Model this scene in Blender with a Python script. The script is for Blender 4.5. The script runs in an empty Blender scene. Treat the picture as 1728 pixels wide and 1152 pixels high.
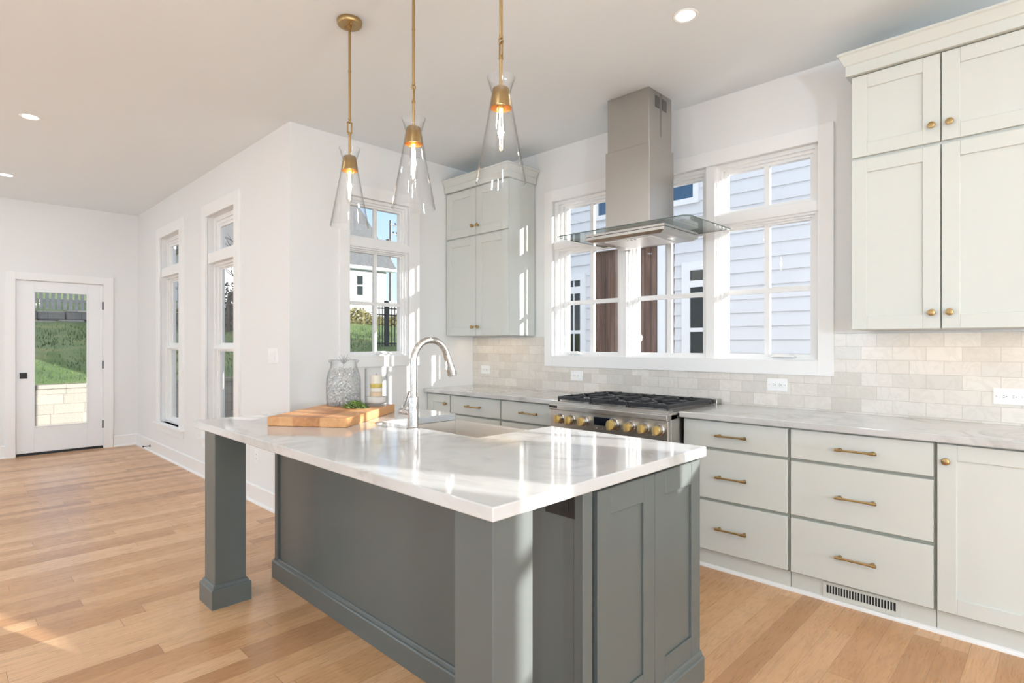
import bpy, bmesh, math, random
from mathutils import Vector, Matrix
random.seed(7)
C = bpy.context.scene.collection
S = bpy.context.scene
PI = math.pi

# ---------------------------------------------------------------- camera
CAMZ = 1.315
fwd = Vector((-0.69862, 0.71549, 0.0))
cd = bpy.data.cameras.new('camera'); cam = bpy.data.objects.new('camera', cd); C.objects.link(cam)
cam.location = (0, 0, CAMZ)
cam.rotation_euler = fwd.to_track_quat('-Z', 'Y').to_euler()
cd.sensor_width = 36.0; cd.lens = 955.5 / 1728 * 36.0
cd.shift_y = 4.2 / 1728; cd.clip_start = 0.05; cd.clip_end = 300
S.camera = cam

# ---------------------------------------------------------------- view + light
S.view_settings.view_transform = 'Standard'; S.view_settings.look = 'None'
S.view_settings.gamma = 1.0; S.view_settings.use_curve_mapping = False
S.view_settings.exposure = 0.15
S.cycles.use_denoising = True
S.cycles.max_bounces = 14; S.cycles.diffuse_bounces = 7; S.cycles.glossy_bounces = 5
S.cycles.transparent_max_bounces = 24; S.cycles.transmission_bounces = 8
S.cycles.sample_clamp_indirect = 8.0
S.cycles.caustics_reflective = False; S.cycles.caustics_refractive = False

SUN_STRENGTH = 12.5
SKY_STRENGTH = 1.15
CAN_POWER = 3.5
w = bpy.data.worlds.new('sky'); S.world = w; w.use_nodes = True
nt = w.node_tree; nt.nodes.clear()
tc = nt.nodes.new('ShaderNodeTexCoord'); sp = nt.nodes.new('ShaderNodeSeparateXYZ')
rp = nt.nodes.new('ShaderNodeValToRGB'); bg = nt.nodes.new('ShaderNodeBackground'); ow = nt.nodes.new('ShaderNodeOutputWorld')
nt.links.new(tc.outputs['Generated'], sp.inputs[0]); nt.links.new(sp.outputs['Z'], rp.inputs[0])
nt.links.new(rp.outputs[0], bg.inputs[0]); nt.links.new(bg.outputs[0], ow.inputs[0])
e = rp.color_ramp.elements
e[0].position = 0.0; e[0].color = (0.80, 0.88, 0.98, 1)
e[1].position = 1.0; e[1].color = (1.25, 1.3, 1.4, 1)
for q_, c_ in ((.10, (.62, .80, 1.0, 1)), (.28, (.42, .66, .98, 1)), (.50, (1.15, 1.22, 1.32, 1))):
    m_ = rp.color_ramp.elements.new(q_); m_.color = c_
bg.inputs[1].default_value = SKY_STRENGTH

sd = bpy.data.lights.new('sun', 'SUN'); so = bpy.data.objects.new('sun', sd); C.objects.link(so)
SUN_DIR = Vector((-1.0, -0.385, -0.2234)).normalized()
so.rotation_euler = SUN_DIR.to_track_quat('-Z', 'Y').to_euler(); so.location = (20, 10, 8)
sd.energy = SUN_STRENGTH; sd.angle = math.radians(0.35); sd.color = (1.0, 0.98, 0.95)

def area(name, loc, sx, sy, power, color, rot=(0, 0, 0), shape='RECTANGLE', spread=180):
    l = bpy.data.lights.new(name, 'AREA'); o = bpy.data.objects.new(name, l); C.objects.link(o)
    l.shape = shape; l.size = sx; l.size_y = sy; l.energy = power; l.color = color; l.spread = math.radians(spread)
    o.location = loc; o.rotation_euler = rot
    return o

CEIL = 2.993
CAN_COL = (0.85, 0.94, 1.0)
# the recessed cans of the rest of the open-plan floor, behind and beside the camera
for i, (x, y) in enumerate([(-3.42, .51), (-1.37, .51), (.68, .51), (.68, 2.69), (2.7, .51), (2.7, 2.69), (4.8, .51), (-7.52, -1.6), (-5.47, -1.6),
                            (-3.42, -1.6), (-1.37, -1.6), (.68, -1.6), (2.7, -1.6), (4.8, -1.6), (-5.47, -3.7), (-2.4, -3.7), (.68, -3.7), (3.7, -3.7)]):
    area('can_lamp', (x, y, CEIL - .012), .11, .11, CAN_POWER, CAN_COL, shape='DISK')
# unseen fill lights added behind and beside the camera to brighten ceiling and walls
for x, y, z, pw in ((2.6, -1.0, 1.45, 205), (4.9, 1.4, 1.45, 230), (2.4, -3.6, 1.45, 170), (-2.6, -3.6, 1.45, 105), (-6.6, -3.0, 1.45, 85)):
    l = bpy.data.lights.new('fill_light', 'POINT'); l.energy = pw; l.color = (.73, .875, 1.0); l.shadow_soft_size = .10
    o = bpy.data.objects.new('fill_light', l); C.objects.link(o); o.location = (x, y, z)
# warm strips under the wall cabinets
area('undercabinet_strip', (0.1, 3.60, 1.378), 1.7, .03, 0.9, (1.0, 0.72, 0.45))
area('undercabinet_strip', (-3.77, 3.60, 1.378), .7, .03, .5, (1.0, 0.74, 0.48))

# ---------------------------------------------------------------- materials
def srgb(r, g, b):
    f = lambda c: ((c / 255) / 12.92 if c / 255 <= .04045 else ((c / 255 + .055) / 1.055) ** 2.4)
    return (f(r), f(g), f(b), 1.0)

class G:
    """small node-graph helper"""
    def __init__(s, name):
        s.m = bpy.data.materials.new(name); s.m.use_nodes = True; s.t = s.m.node_tree; s.t.nodes.clear()
        s.out = s.t.nodes.new('ShaderNodeOutputMaterial')
    def n(s, kind, **kw):
        nd = s.t.nodes.new('ShaderNode' + kind)
        for k, v in kw.items(): setattr(nd, k, v)
        return nd
    def l(s, a, b): s.t.links.new(a, b)
    def put(s, sock, v):
        if hasattr(v, 'is_output'): s.l(v, sock)
        else: sock.default_value = v
    def math(s, op, a, b=0.0, c=None):
        nd = s.n('Math', operation=op); s.put(nd.inputs[0], a); s.put(nd.inputs[1], b)
        if c is not None: s.put(nd.inputs[2], c)
        return nd.outputs[0]
    def pos(s):
        g = s.n('NewGeometry'); p = s.n('SeparateXYZ'); s.l(g.outputs['Position'], p.inputs[0])
        return g.outputs['Position'], p.outputs[0], p.outputs[1], p.outputs[2]
    def comb(s, x, y, z):
        nd = s.n('CombineXYZ'); s.put(nd.inputs[0], x); s.put(nd.inputs[1], y); s.put(nd.inputs[2], z); return nd.outputs[0]
    def noise(s, vec, scale, detail=3, rough=.5, dist=0.0):
        nd = s.n('TexNoise'); s.l(vec, nd.inputs['Vector']); nd.inputs['Scale'].default_value = scale
        nd.inputs['Detail'].default_value = detail; nd.inputs['Roughness'].default_value = rough; nd.inputs['Distortion'].default_value = dist
        return nd.outputs['Fac']
    def white(s, vec):
        nd = s.n('TexWhiteNoise', noise_dimensions='3D'); s.l(vec, nd.inputs['Vector']); return nd.outputs['Value']
    def ramp(s, fac, stops):
        nd = s.n('ValToRGB'); s.put(nd.inputs[0], fac); el = nd.color_ramp.elements
        el[0].position, el[0].color = stops[0][0], stops[0][1]; el[1].position, el[1].color = stops[-1][0], stops[-1][1]
        for p, c in stops[1:-1]: x = el.new(p); x.color = c
        return nd.outputs[0]
    def mix(s, fac, a, b, blend='MIX'):
        nd = s.n('Mix', data_type='RGBA', blend_type=blend); s.put(nd.inputs[0], fac); s.put(nd.inputs[6], a); s.put(nd.inputs[7], b); return nd.outputs[2]
    def bump(s, h, strength=.2, dist=.01):
        nd = s.n('Bump'); s.l(h, nd.inputs['Height']); nd.inputs['Strength'].default_value = strength; nd.inputs['Distance'].default_value = dist
        return nd.outputs[0]
    def bsdf(s, col, rough=.5, metal=0.0, normal=None, spec=.5, coat=0.0, emit=None, estr=0.0):
        b = s.n('BsdfPrincipled'); s.put(b.inputs['Base Color'], col); s.put(b.inputs['Roughness'], rough); s.put(b.inputs['Metallic'], metal)
        b.inputs['Specular IOR Level'].default_value = spec; b.inputs['Coat Weight'].default_value = coat
        if normal is not None: s.l(normal, b.inputs['Normal'])
        if emit is not None: b.inputs['Emission Color'].default_value = emit; b.inputs['Emission Strength'].default_value = estr
        s.l(b.outputs[0], s.out.inputs[0]); return s.m

def plain(name, col, rough=.5, metal=0.0, spec=.5, var=.03, scale=6.0, coat=0.0):
    g = G(name); p, *_ = g.pos()
    n = g.noise(p, scale, 2)
    dark = tuple(c * (1 - var) for c in col[:3]) + (1,)
    c = g.mix(n, dark, col)
    return g.bsdf(c, rough, metal, spec=spec, coat=coat)

def grey(v): return (v, v, v, 1)
M = {}
M['wall'] = plain('wall_paint', (.785, .785, .778, 1), .75, var=.015, scale=1.5)
M['ceiling'] = plain('ceiling_paint', (.80, .85, .88, 1), .85, var=.01, scale=1.5)
M['trim'] = plain('trim_paint', (.835, .832, .822, 1), .42, var=.012)
M['door'] = plain('door_paint', (.83, .835, .845, 1), .4, var=.012)
M['cab'] = plain('cabinet_paint', (.63, .65, .61, 1), .45, var=.02)
M['cabin'] = plain('cabinet_carcass', (.38, .385, .335, 1), .55, var=.03)  # darker than the fronts: shade of the drawer gaps put into the colour
M['island'] = plain('island_paint', (.113, .127, .121, 1), .34, var=.06, scale=9)
M['black'] = plain('black_metal', (.012, .012, .013, 1), .45, var=.2)
M['iron'] = plain('cast_iron', (.022, .023, .027, 1), .42, var=.3, scale=60)
M['plastic'] = plain('white_plastic', (.86, .86, .85, 1), .32, var=.01)
M['slot'] = plain('slot_dark', (.03, .03, .03, 1), .6, var=.1)
M['darkvoid'] = plain('vent_dark', (.008, .008, .009, 1), .8, var=.1)

def metal(name, col, rough, streak='z', amt=.12):
    g = G(name); p, x, y, z = g.pos()
    v = g.comb(g.math('MULTIPLY', x, 6.0 if streak != 'x' else .4), g.math('MULTIPLY', y, 6.0 if streak != 'y' else .4), g.math('MULTIPLY', z, 60.0 if streak == 'x' else (3.0 if streak == 'z' else 40.)))
    n = g.noise(v, 18, 2)
    r = g.math('ADD', rough - amt / 2, g.math('MULTIPLY', n, amt))
    c = g.mix(n, tuple(k * .92 for k in col[:3]) + (1,), col)
    return g.bsdf(c, r, 1.0)
M['brass'] = metal('aged_brass', (.47, .32, .145, 1), .36)
M['brass_in'] = metal('polished_brass', (.86, .56, .22, 1), .25)
M['knobbrass'] = metal('satin_brass', (.80, .64, .33, 1), .42)
M['steel'] = metal('brushed_steel', (.56, .535, .50, 1), .30, 'x')
M['steelv'] = metal('brushed_steel_chimney', (.50, .475, .44, 1), .33, 'z')
M['sinksteel'] = metal('satin_sink_steel', (.78, .745, .70, 1), .46, 'x')
M['nickel'] = metal('brushed_nickel', (.56, .54, .515, 1), .27)

def quartz():
    g = G('white_quartz'); p, x, y, z = g.pos()
    wv = g.noise(p, 1.3, 5, .6, 1.4)
    vein = g.math('SUBTRACT', 1.0, g.math('MULTIPLY', g.math('ABSOLUTE', g.math('SUBTRACT', wv, .5)), 20.0))
    vein = g.math('MAXIMUM', vein, 0.0)
    brk = g.noise(p, 2.2, 3)
    vein = g.math('MULTIPLY', vein, g.math('MAXIMUM', g.math('MULTIPLY', g.math('SUBTRACT', brk, .44), 5.0), 0.0))
    cl = g.noise(p, 3.0, 4, .55)
    base = g.ramp(cl, [(.3, (.52, .517, .507, 1)), (.7, (.585, .583, .575, 1))])
    c = g.mix(g.math('MINIMUM', g.math('MULTIPLY', vein, .55), 1.0), base, (.30, .29, .27, 1))
    return g.bsdf(c, .09, spec=.55)
M['quartz'] = quartz()

def oak():
    g = G('oak_floor'); p, x, y, z = g.pos()
    W, L = .098, 1.45
    X = g.math('DIVIDE', x, W); row = g.math('FLOOR', X); fx = g.math('FRACT', X)
    r1 = g.white(g.comb(row, 3.3, 1.7))
    Y = g.math('DIVIDE', g.math('ADD', y, g.math('MULTIPLY', r1, 9.0)), L); idx = g.math('FLOOR', Y); fy = g.math('FRACT', Y)
    cell = g.white(g.comb(row, idx, 5.1)); cell2 = g.white(g.comb(idx, row, 9.7))
    gv = g.comb(g.math('ADD', g.math('MULTIPLY', x, 9.0), g.math('MULTIPLY', cell, 40.0)), g.math('ADD', g.math('MULTIPLY', y, .9), g.math('MULTIPLY', cell2, 30.0)), 0.0)
    n1 = g.noise(gv, 1.6, 4, .6, .8)
    rings = g.math('FRACT', g.math('MULTIPLY', n1, 9.0))
    rings = g.math('ABSOLUTE', g.math('SUBTRACT', g.math('MULTIPLY', rings, 2.0), 1.0))
    fine = g.noise(g.comb(g.math('MULTIPLY', x, 60.0), g.math('MULTIPLY', y, 2.5), 0.0), 3.0, 3)
    base = g.ramp(cell, [(0.0, (.47, .24, .108, 1)), (.3, (.62, .345, .163, 1)), (.7, (.71, .42, .215, 1)), (1.0, (.78, .49, .275, 1))])
    c = g.mix(g.math('MULTIPLY', g.math('POWER', rings, 3.0), .38), base, (.30, .15, .065, 1))
    c = g.mix(g.math('MULTIPLY', fine, .32), c, (.36, .19, .09, 1))
    gap = g.math('MAXIMUM', g.math('LESS_THAN', fx, .014), g.math('LESS_THAN', fy, .0016))
    c = g.mix(g.math('MULTIPLY', gap, .75), c, (.16, .08, .04, 1))
    nb = g.bump(g.math('SUBTRACT', g.math('MULTIPLY', rings, .15), gap), .12, .002)
    return g.bsdf(c, g.math('ADD', .22, g.math('MULTIPLY', fine, .14)), normal=nb, spec=.45)
M['oak'] = oak()

def tile():
    g = G('marble_tile'); p, x, y, z = g.pos()
    R = g.math('DIVIDE', g.math('SUBTRACT', z, .9229), .0753); row = g.math('FLOOR', R); fr = g.math('FRACT', R)
    odd = g.math('MODULO', g.math('ADD', row, 20.0), 2.0)
    U = g.math('ADD', g.math('DIVIDE', g.math('ADD', x, .915), .1525), g.math('MULTIPLY', g.math('SUBTRACT', 1.0, odd), .5))
    col = g.math('FLOOR', U); fu = g.math('FRACT', U)
    cell = g.white(g.comb(row, col, 2.2)); c2 = g.white(g.comb(col, row, 7.9))
    v = g.comb(g.math('ADD', x, g.math('MULTIPLY', cell, 20.0)), g.math('MULTIPLY', c2, 20.0), z)
    nz = g.noise(v, 9.0, 5, .6, 1.2)
    vein = g.math('MAXIMUM', g.math('SUBTRACT', 1.0, g.math('MULTIPLY', g.math('ABSOLUTE', g.math('SUBTRACT', nz, .5)), 16.0)), 0.0)
    base = g.ramp(cell, [(0.0, (.60, .56, .50, 1)), (.3, (.70, .655, .595, 1)), (.75, (.77, .73, .675, 1)), (1.0, (.64, .61, .565, 1))])
    cl = g.noise(v, 5.0, 3)
    base = g.mix(g.math('MULTIPLY', cl, .3), base, (.66, .63, .585, 1))
    c = g.mix(g.math('MULTIPLY', vein, .17), base, (.46, .42, .37, 1))
    gr = g.math('MAXIMUM', g.math('LESS_THAN', fr, .030), g.math('LESS_THAN', fu, .014))
    c = g.mix(gr, c, (.47, .435, .39, 1))
    nb = g.bump(g.math('SUBTRACT', 1.0, gr), .25, .002)
    return g.bsdf(c, g.math('ADD', .22, g.math('MULTIPLY', gr, .5)), normal=nb)
M['tile'] = tile()

def wood(name, c0, c1, c2, axis='y', sc=1.0, rough=.45):
    g = G(name); t = g.n('TexCoord'); s_ = g.n('SeparateXYZ'); g.l(t.outputs['Object'], s_.inputs[0])
    x, y, z = s_.outputs
    a = 14.0 * sc; b = 1.1 * sc
    v = g.comb(g.math('MULTIPLY', x, b if axis == 'x' else a), g.math('MULTIPLY', y, b if axis == 'y' else a), g.math('MULTIPLY', z, b if axis == 'z' else a))
    n = g.noise(v, 2.4, 5, .6, .9)
    st = g.math('FLOOR', g.math('MULTIPLY', {'y': x, 'x': y, 'z': x}[axis], 14.0 * sc))
    r = g.white(g.comb(st, 1.1, 4.2))
    c = g.ramp(g.math('ADD', g.math('MULTIPLY', n, .6), g.math('MULTIPLY', r, .4)), [(.2, c0), (.5, c1), (.8, c2)])
    return g.bsdf(c, rough)
M['board'] = wood('chopping_board_wood', (.33, .13, .045, 1), (.54, .25, .09, 1), (.66, .36, .16, 1))
M['plank'] = wood('weathered_cedar', (.045, .024, .017, 1), (.15, .082, .055, 1), (.33, .24, .20, 1), 'z', .55, .8)
M['pole'] = wood('pole_wood', (.05, .046, .042, 1), (.085, .078, .07, 1), (.12, .11, .10, 1), 'z')
M['bark'] = plain('bark', (.10, .075, .055, 1), .9, var=.4, scale=20)

def thin_glass(name, tint=(1, 1, 1, 1), edge=(1, 1, 1, 1), ior=1.45, rough=0.0, k=1.0):
    g = G(name)
    t = g.n('BsdfTransparent'); gl = g.n('BsdfGlossy'); gl.inputs['Roughness'].default_value = rough
    lw = g.n('LayerWeight'); lw.inputs[0].default_value = .5
    r0 = ((ior - 1) / (ior + 1)) ** 2
    fr = g.math('ADD', r0, g.math('MULTIPLY', g.math('POWER', lw.outputs['Facing'], 5.0), 1 - r0))
    e_ = g.math('POWER', lw.outputs['Facing'], 3.5)
    g.l(g.mix(e_, tint, edge), t.inputs[0])
    mx = g.n('MixShader'); g.l(g.math('MULTIPLY', fr, k), mx.inputs[0]); g.l(t.outputs[0], mx.inputs[1]); g.l(gl.outputs[0], mx.inputs[2])
    g.l(mx.outputs[0], g.out.inputs[0]); return g.m
M['pane'] = thin_glass('window_glass', k=.55)
M['shade'] = thin_glass('clear_lamp_glass', (.99, .99, .99, 1), (.70, .71, .72, 1), 1.5)
M['hoodglass'] = thin_glass('hood_glass', (.975, .985, .98, 1), (.70, .77, .75, 1), 1.5)
M['glassedge'] = plain('glass_edge', (.10, .14, .13, 1), .12, var=.1)
M['jar'] = thin_glass('jar_glass', (.985, .99, .99, 1), (.42, .45, .50, 1), 1.5)
M['darkpane'] = plain('dark_window_glass', (.02, .024, .02, 1), .05, spec=.7, var=.5, scale=3)

def emit(name, col, strength):
    g = G(name); return g.bsdf((.8, .8, .8, 1), .5, emit=col, estr=strength)
M['lens'] = emit('lamp_lens', (1, .97, .93, 1), 9.0)
M['filament'] = emit('glowing_filament', (1, .80, .52, 1), 30.0)
M['display'] = plain('display_black', (.01, .012, .02, 1), .12, var=.1)
M['wax'] = plain('ivory_wax', (.80, .72, .60, 1), .55, var=.05)
M['waxgold'] = plain('gold_wax', (.62, .46, .06, 1), .4, var=.1)
M['waxtan'] = plain('tan_wax', (.72, .52, .33, 1), .55, var=.06)
M['sand'] = plain('white_sand', (.84, .80, .74, 1), .9, var=.15, scale=220)
M['bead'] = plain('clear_beads', (.88, .865, .85, 1), .08, var=.35, scale=120)
M['sprig'] = plain('evergreen_needles', (.14, .22, .035, 1), .6, var=.7, scale=40)
M['sprigdark'] = plain('evergreen_needles_dark', (.035, .09, .035, 1), .6, var=.5, scale=40)
# outdoors
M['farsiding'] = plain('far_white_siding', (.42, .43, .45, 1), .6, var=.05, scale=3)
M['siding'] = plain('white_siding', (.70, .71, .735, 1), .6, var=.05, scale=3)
M['outtrim'] = plain('white_outdoor_trim', (.82, .83, .84, 1), .5, var=.02)
M['roof'] = plain('grey_shingles', (.115, .118, .12, 1), .9, var=.6, scale=9)
M['fenceblk'] = plain('black_fence_metal', (.015, .015, .016, 1), .5, var=.1)
M['picket'] = plain('weathered_white_paint', (.46, .45, .43, 1), .7, var=.45, scale=9)
M['gravel'] = plain('pale_bounce_ground', (.50, .49, .47, 1), .9, var=.8, scale=25)  # ground made pale so that it bounces light up onto the ceiling

def grass_mat():
    g = G('lawn_grass'); p, *_ = g.pos()
    a = g.noise(p, 1.1, 4); b = g.noise(p, 22, 3)
    c = g.ramp(a, [(.3, (.055, .10, .028, 1)), (.55, (.10, .155, .035, 1)), (.75, (.22, .21, .07, 1))])
    c = g.mix(g.math('MULTIPLY', b, .5), c, (.03, .06, .02, 1))
    return g.bsdf(c, .9, normal=g.bump(b, .8, .05))
M['grass'] = grass_mat()
def block_mat(name, axis, rowh, blk, c0, c1, z0=0.0):
    g = G(name); p, x, y, z = g.pos()
    u = y if axis == 'y' else x
    R = g.math('DIVIDE', g.math('SUBTRACT', z, z0), rowh); row = g.math('FLOOR', R)
    U = g.math('ADD', g.math('DIVIDE', u, blk), g.math('MULTIPLY', g.white(g.comb(row, 1.0, 2.0)), .9)); col = g.math('FLOOR', U)
    gr = g.math('MAXIMUM', g.math('LESS_THAN', g.math('FRACT', R), .05), g.math('LESS_THAN', g.math('FRACT', U), .02))
    n = g.noise(p, 30, 4); t = g.white(g.comb(row, col, 3.0))
    c = g.mix(t, c0, c1); c = g.mix(g.math('MULTIPLY', n, .4), c, tuple(k * .6 for k in c0[:3]) + (1,))
    c = g.mix(g.math('MULTIPLY', gr, .6), c, tuple(k * .35 for k in c0[:3]) + (1,))
    return g.bsdf(c, .95, normal=g.bump(n, .5, .02))
M['block'] = block_mat('concrete_block', 'y', .157, .40, (.235, .215, .18, 1), (.29, .265, .22, 1), .668 - .157 * 5)
M['stone'] = block_mat('dry_stone', 'y', .22, .75, (.20, .19, .18, 1), (.34, .31, .28, 1))

# ---------------------------------------------------------------- mesh helpers
def BM(): return bmesh.new()
def box(bm, x0, x1, y0, y1, z0, z1):
    v = [bm.verts.new((x, y, z)) for x in (x0, x1) for y in (y0, y1) for z in (z0, z1)]
    for f in ((0, 1, 3, 2), (4, 6, 7, 5), (0, 4, 5, 1), (2, 3, 7, 6), (0, 2, 6, 4), (1, 5, 7, 3)): bm.faces.new([v[i] for i in f])
    return bm
def boxm(bm, mp, a0, a1, d0, d1, z0, z1):
    v = [bm.verts.new(mp(a, d, z)) for a in (a0, a1) for d in (d0, d1) for z in (z0, z1)]
    for f in ((0, 1, 3, 2), (4, 6, 7, 5), (0, 4, 5, 1), (2, 3, 7, 6), (0, 2, 6, 4), (1, 5, 7, 3)): bm.faces.new([v[i] for i in f])
    return bm
def ring(bm, mp, o, i, d0, d1):
    """rectangular frame between outer rect o and inner rect i (a0,a1,z0,z1), depth d0..d1"""
    if i[0] - o[0] > 1e-5: boxm(bm, mp, o[0], i[0], d0, d1, o[2], o[3])
    if o[1] - i[1] > 1e-5: boxm(bm, mp, i[1], o[1], d0, d1, o[2], o[3])
    if i[2] - o[2] > 1e-5: boxm(bm, mp, i[0], i[1], d0, d1, o[2], i[2])
    if o[3] - i[3] > 1e-5: boxm(bm, mp, i[0], i[1], d0, d1, i[3], o[3])
def prism(bm, pts, z0, z1):
    a = [bm.verts.new((x, y, z0)) for x, y in pts]; b = [bm.verts.new((x, y, z1)) for x, y in pts]
    n = len(pts); bm.faces.new(a); bm.faces.new(b)
    for i in range(n): bm.faces.new((a[i], a[(i + 1) % n], b[(i + 1) % n], b[i]))
def lathe(bm, prof, n=32, o=(0, 0, 0), axis='z'):
    rows = []
    for r, h in prof:
        if r < 1e-6:
            p = (0, 0, h); rows.append([p])
        else: rows.append([(r * math.cos(2 * PI * k / n), r * math.sin(2 * PI * k / n), h) for k in range(n)])
    def tr(p):
        x, y, z = p
        if axis == '-y': x, y, z = x, -z, y
        if axis == 'y': x, y, z = x, z, y
        if axis == 'x': x, y, z = z, x, y
        return (o[0] + x, o[1] + y, o[2] + z)
    vr = [[bm.verts.new(tr(p)) for p in r] for r in rows]
    for a, b in zip(vr, vr[1:]):
        if len(a) == 1 and len(b) == 1: continue
        for k in range(n):
            if len(a) == 1: bm.faces.new((a[0], b[k], b[(k + 1) % n]))
            elif len(b) == 1: bm.faces.new((a[k], a[(k + 1) % n], b[0]))
            else: bm.faces.new((a[k], a[(k + 1) % n], b[(k + 1) % n], b[k]))
def tube(bm, pts, r, n=12, caps=True, closed=False):
    pts = [Vector(p) for p in pts]; rs = r if isinstance(r, (list, tuple)) else [r] * len(pts)
    N = len(pts); prev = None; rings = []
    for i, p in enumerate(pts):
        if closed: t = (pts[(i + 1) % N] - pts[i - 1])
        else: t = (pts[min(i + 1, N - 1)] - pts[max(i - 1, 0)])
        t.normalize()
        if prev is None:
            u = t.orthogonal().normalized()
        else:
            u = prev - t * prev.dot(t)
            u = u.normalized() if u.length > 1e-6 else t.orthogonal().normalized()
        prev = u; v = t.cross(u)
        rings.append([bm.verts.new(p + (u * math.cos(2 * PI * k / n) + v * math.sin(2 * PI * k / n)) * rs[i]) for k in range(n)])
    pairs = list(zip(rings, rings[1:])) + ([(rings[-1], rings[0])] if closed else [])
    for a, b in pairs:
        for k in range(n): bm.faces.new((a[k], a[(k + 1) % n], b[(k + 1) % n], b[k]))
    if caps and not closed: bm.faces.new(rings[0]); bm.faces.new(rings[-1])
def sweep(bm, path, prof, closed=False, side=1):
    """profile polygon (out, z) carried along a flat path with mitred corners"""
    P = [Vector(p) for p in path]; N = len(P); cols = []
    for i in range(N):
        def nrm(a, b): d = (b - a).normalized(); return Vector((d.y, -d.x)) * side
        if closed: n1, n2 = nrm(P[i - 1], P[i]), nrm(P[i], P[(i + 1) % N])
        elif i == 0: n1 = n2 = nrm(P[0], P[1])
        elif i == N - 1: n1 = n2 = nrm(P[-2], P[-1])
        else: n1, n2 = nrm(P[i - 1], P[i]), nrm(P[i], P[i + 1])
        m = (n1 + n2) / (1 + n1.dot(n2))
        cols.append([bm.verts.new((P[i].x + m.x * o, P[i].y + m.y * o, z)) for o, z in prof])
    K = len(prof)
    for a, b in list(zip(cols, cols[1:])) + ([(cols[-1], cols[0])] if closed else []):
        for k in range(K): bm.faces.new((a[k], a[(k + 1) % K], b[(k + 1) % K], b[k]))
    if not closed: bm.faces.new(cols[0]); bm.faces.new(cols[-1])

def woff(o):
    v = Vector((0, 0, 0))
    while o is not None: v = v + o.location; o = o.parent
    return v
def obj(name, bm, mat, parent=None, bevel=0.0, smooth=False, seg=2, recalc=True, **tags):
    """link the shape as ONE mesh object; shapes are given in room coordinates"""
    if recalc: bmesh.ops.recalc_face_normals(bm, faces=bm.faces)
    if bevel > 0:
        ed = [e for e in bm.edges if len(e.link_faces) == 2 and e.calc_face_angle(0) > .5]
        bmesh.ops.bevel(bm, geom=ed, offset=bevel, segments=seg, profile=.5, affect='EDGES', clamp_overlap=True)
    if parent is not None: off = woff(parent)
    else:
        co = [v.co for v in bm.verts]
        off = Vector(((min(c.x for c in co) + max(c.x for c in co)) / 2, (min(c.y for c in co) + max(c.y for c in co)) / 2, min(c.z for c in co)))
    for v in bm.verts: v.co -= off
    me = bpy.data.meshes.new(name); bm.to_mesh(me); bm.free()
    if smooth:
        for p in me.polygons: p.use_smooth = True
        me.set_sharp_from_angle(angle=math.radians(38))
    me.materials.append(mat)
    o = bpy.data.objects.new(name, me); C.objects.link(o)
    if parent is not None: o.parent = parent
    else: o.location = off
    for k, v in tags.items(): o[k] = v
    return o
def thing(name, label, cat, loc=(0, 0, 0), group=None):
    o = bpy.data.objects.new(name, None); C.objects.link(o); o.location = loc; o.empty_display_size = .1
    o['label'] = label; o['category'] = cat
    if group: o['group'] = group
    return o
def setting(name, loc=(0, 0, 0)):
    o = bpy.data.objects.new(name, None); C.objects.link(o); o.location = loc; o['kind'] = 'structure'; o.empty_display_size = .1
    return o
def tag(o, label, cat, group=None, kind=None):
    o['label'] = label; o['category'] = cat
    if group: o['group'] = group
    if kind: o['kind'] = kind
    return o
def struct(name, bm, mat, parent=None, **kw):
    o = obj(name, bm, mat, parent, **kw)
    if parent is None: o['kind'] = 'structure'
    return o
def copy_tree(o, parent=None):
    c = o.copy(); C.objects.link(c)
    if parent is not None: c.parent = parent
    for ch in list(o.children): copy_tree(ch, c)
    return c
def dup(root, loc, rotz=0.0, label=None, group=None):
    r = copy_tree(root); r.location = loc; r.rotation_euler = (0, 0, rotz)
    if label: r['label'] = label
    if group: r['group'] = group
    return r

# ---------------------------------------------------------------- the room
XF, XS, YL, YK = -8.718, -4.184, 1.885, 3.74        # far wall, kitchen side wall, left window wall, kitchen window wall
XE, YB, TH = 7.0, -5.0, .16
mK = lambda a, d, z: (a, YK + d, z)
mL = lambda a, d, z: (a, YL + d, z)
mS = lambda a, d, z: (XS - d, a, z)
mF = lambda a, d, z: (XF - d, a, z)
mB = lambda a, d, z: (a, YB - d, z)
mE = lambda a, d, z: (XE + d, a, z)

def wall(name, mp, a0, a1, z0, z1, holes, th=TH):
    bm = BM()
    A = sorted({a0, a1} | {h[0] for h in holes} | {h[1] for h in holes}); Z = sorted({z0, z1} | {h[2] for h in holes} | {h[3] for h in holes})
    solid = lambda i, j: 0 <= i < len(A) - 1 and 0 <= j < len(Z) - 1 and not any(h[0] - 1e-6 < (A[i] + A[i + 1]) / 2 < h[1] + 1e-6 and h[2] - 1e-6 < (Z[j] + Z[j + 1]) / 2 < h[3] + 1e-6 for h in holes)
    vs = {}
    def V(i, j, d):
        k = (i, j, d)
        if k not in vs: vs[k] = bm.verts.new(mp(A[i], d, Z[j]))
        return vs[k]
    for i in range(len(A) - 1):
        for j in range(len(Z) - 1):
            if not solid(i, j): continue
            for d in (0, th): bm.faces.new((V(i, j, d), V(i + 1, j, d), V(i + 1, j + 1, d), V(i, j + 1, d)))
            for (di, dj, p, q) in ((-1, 0, (i, j), (i, j + 1)), (1, 0, (i + 1, j), (i + 1, j + 1)), (0, -1, (i, j), (i + 1, j)), (0, 1, (i, j + 1), (i + 1, j + 1))):
                if not solid(i + di, j + dj): bm.faces.new((V(*p, 0), V(*q, 0), V(*q, th), V(*p, th)))
    return struct(name, bm, M['wall'])

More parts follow.
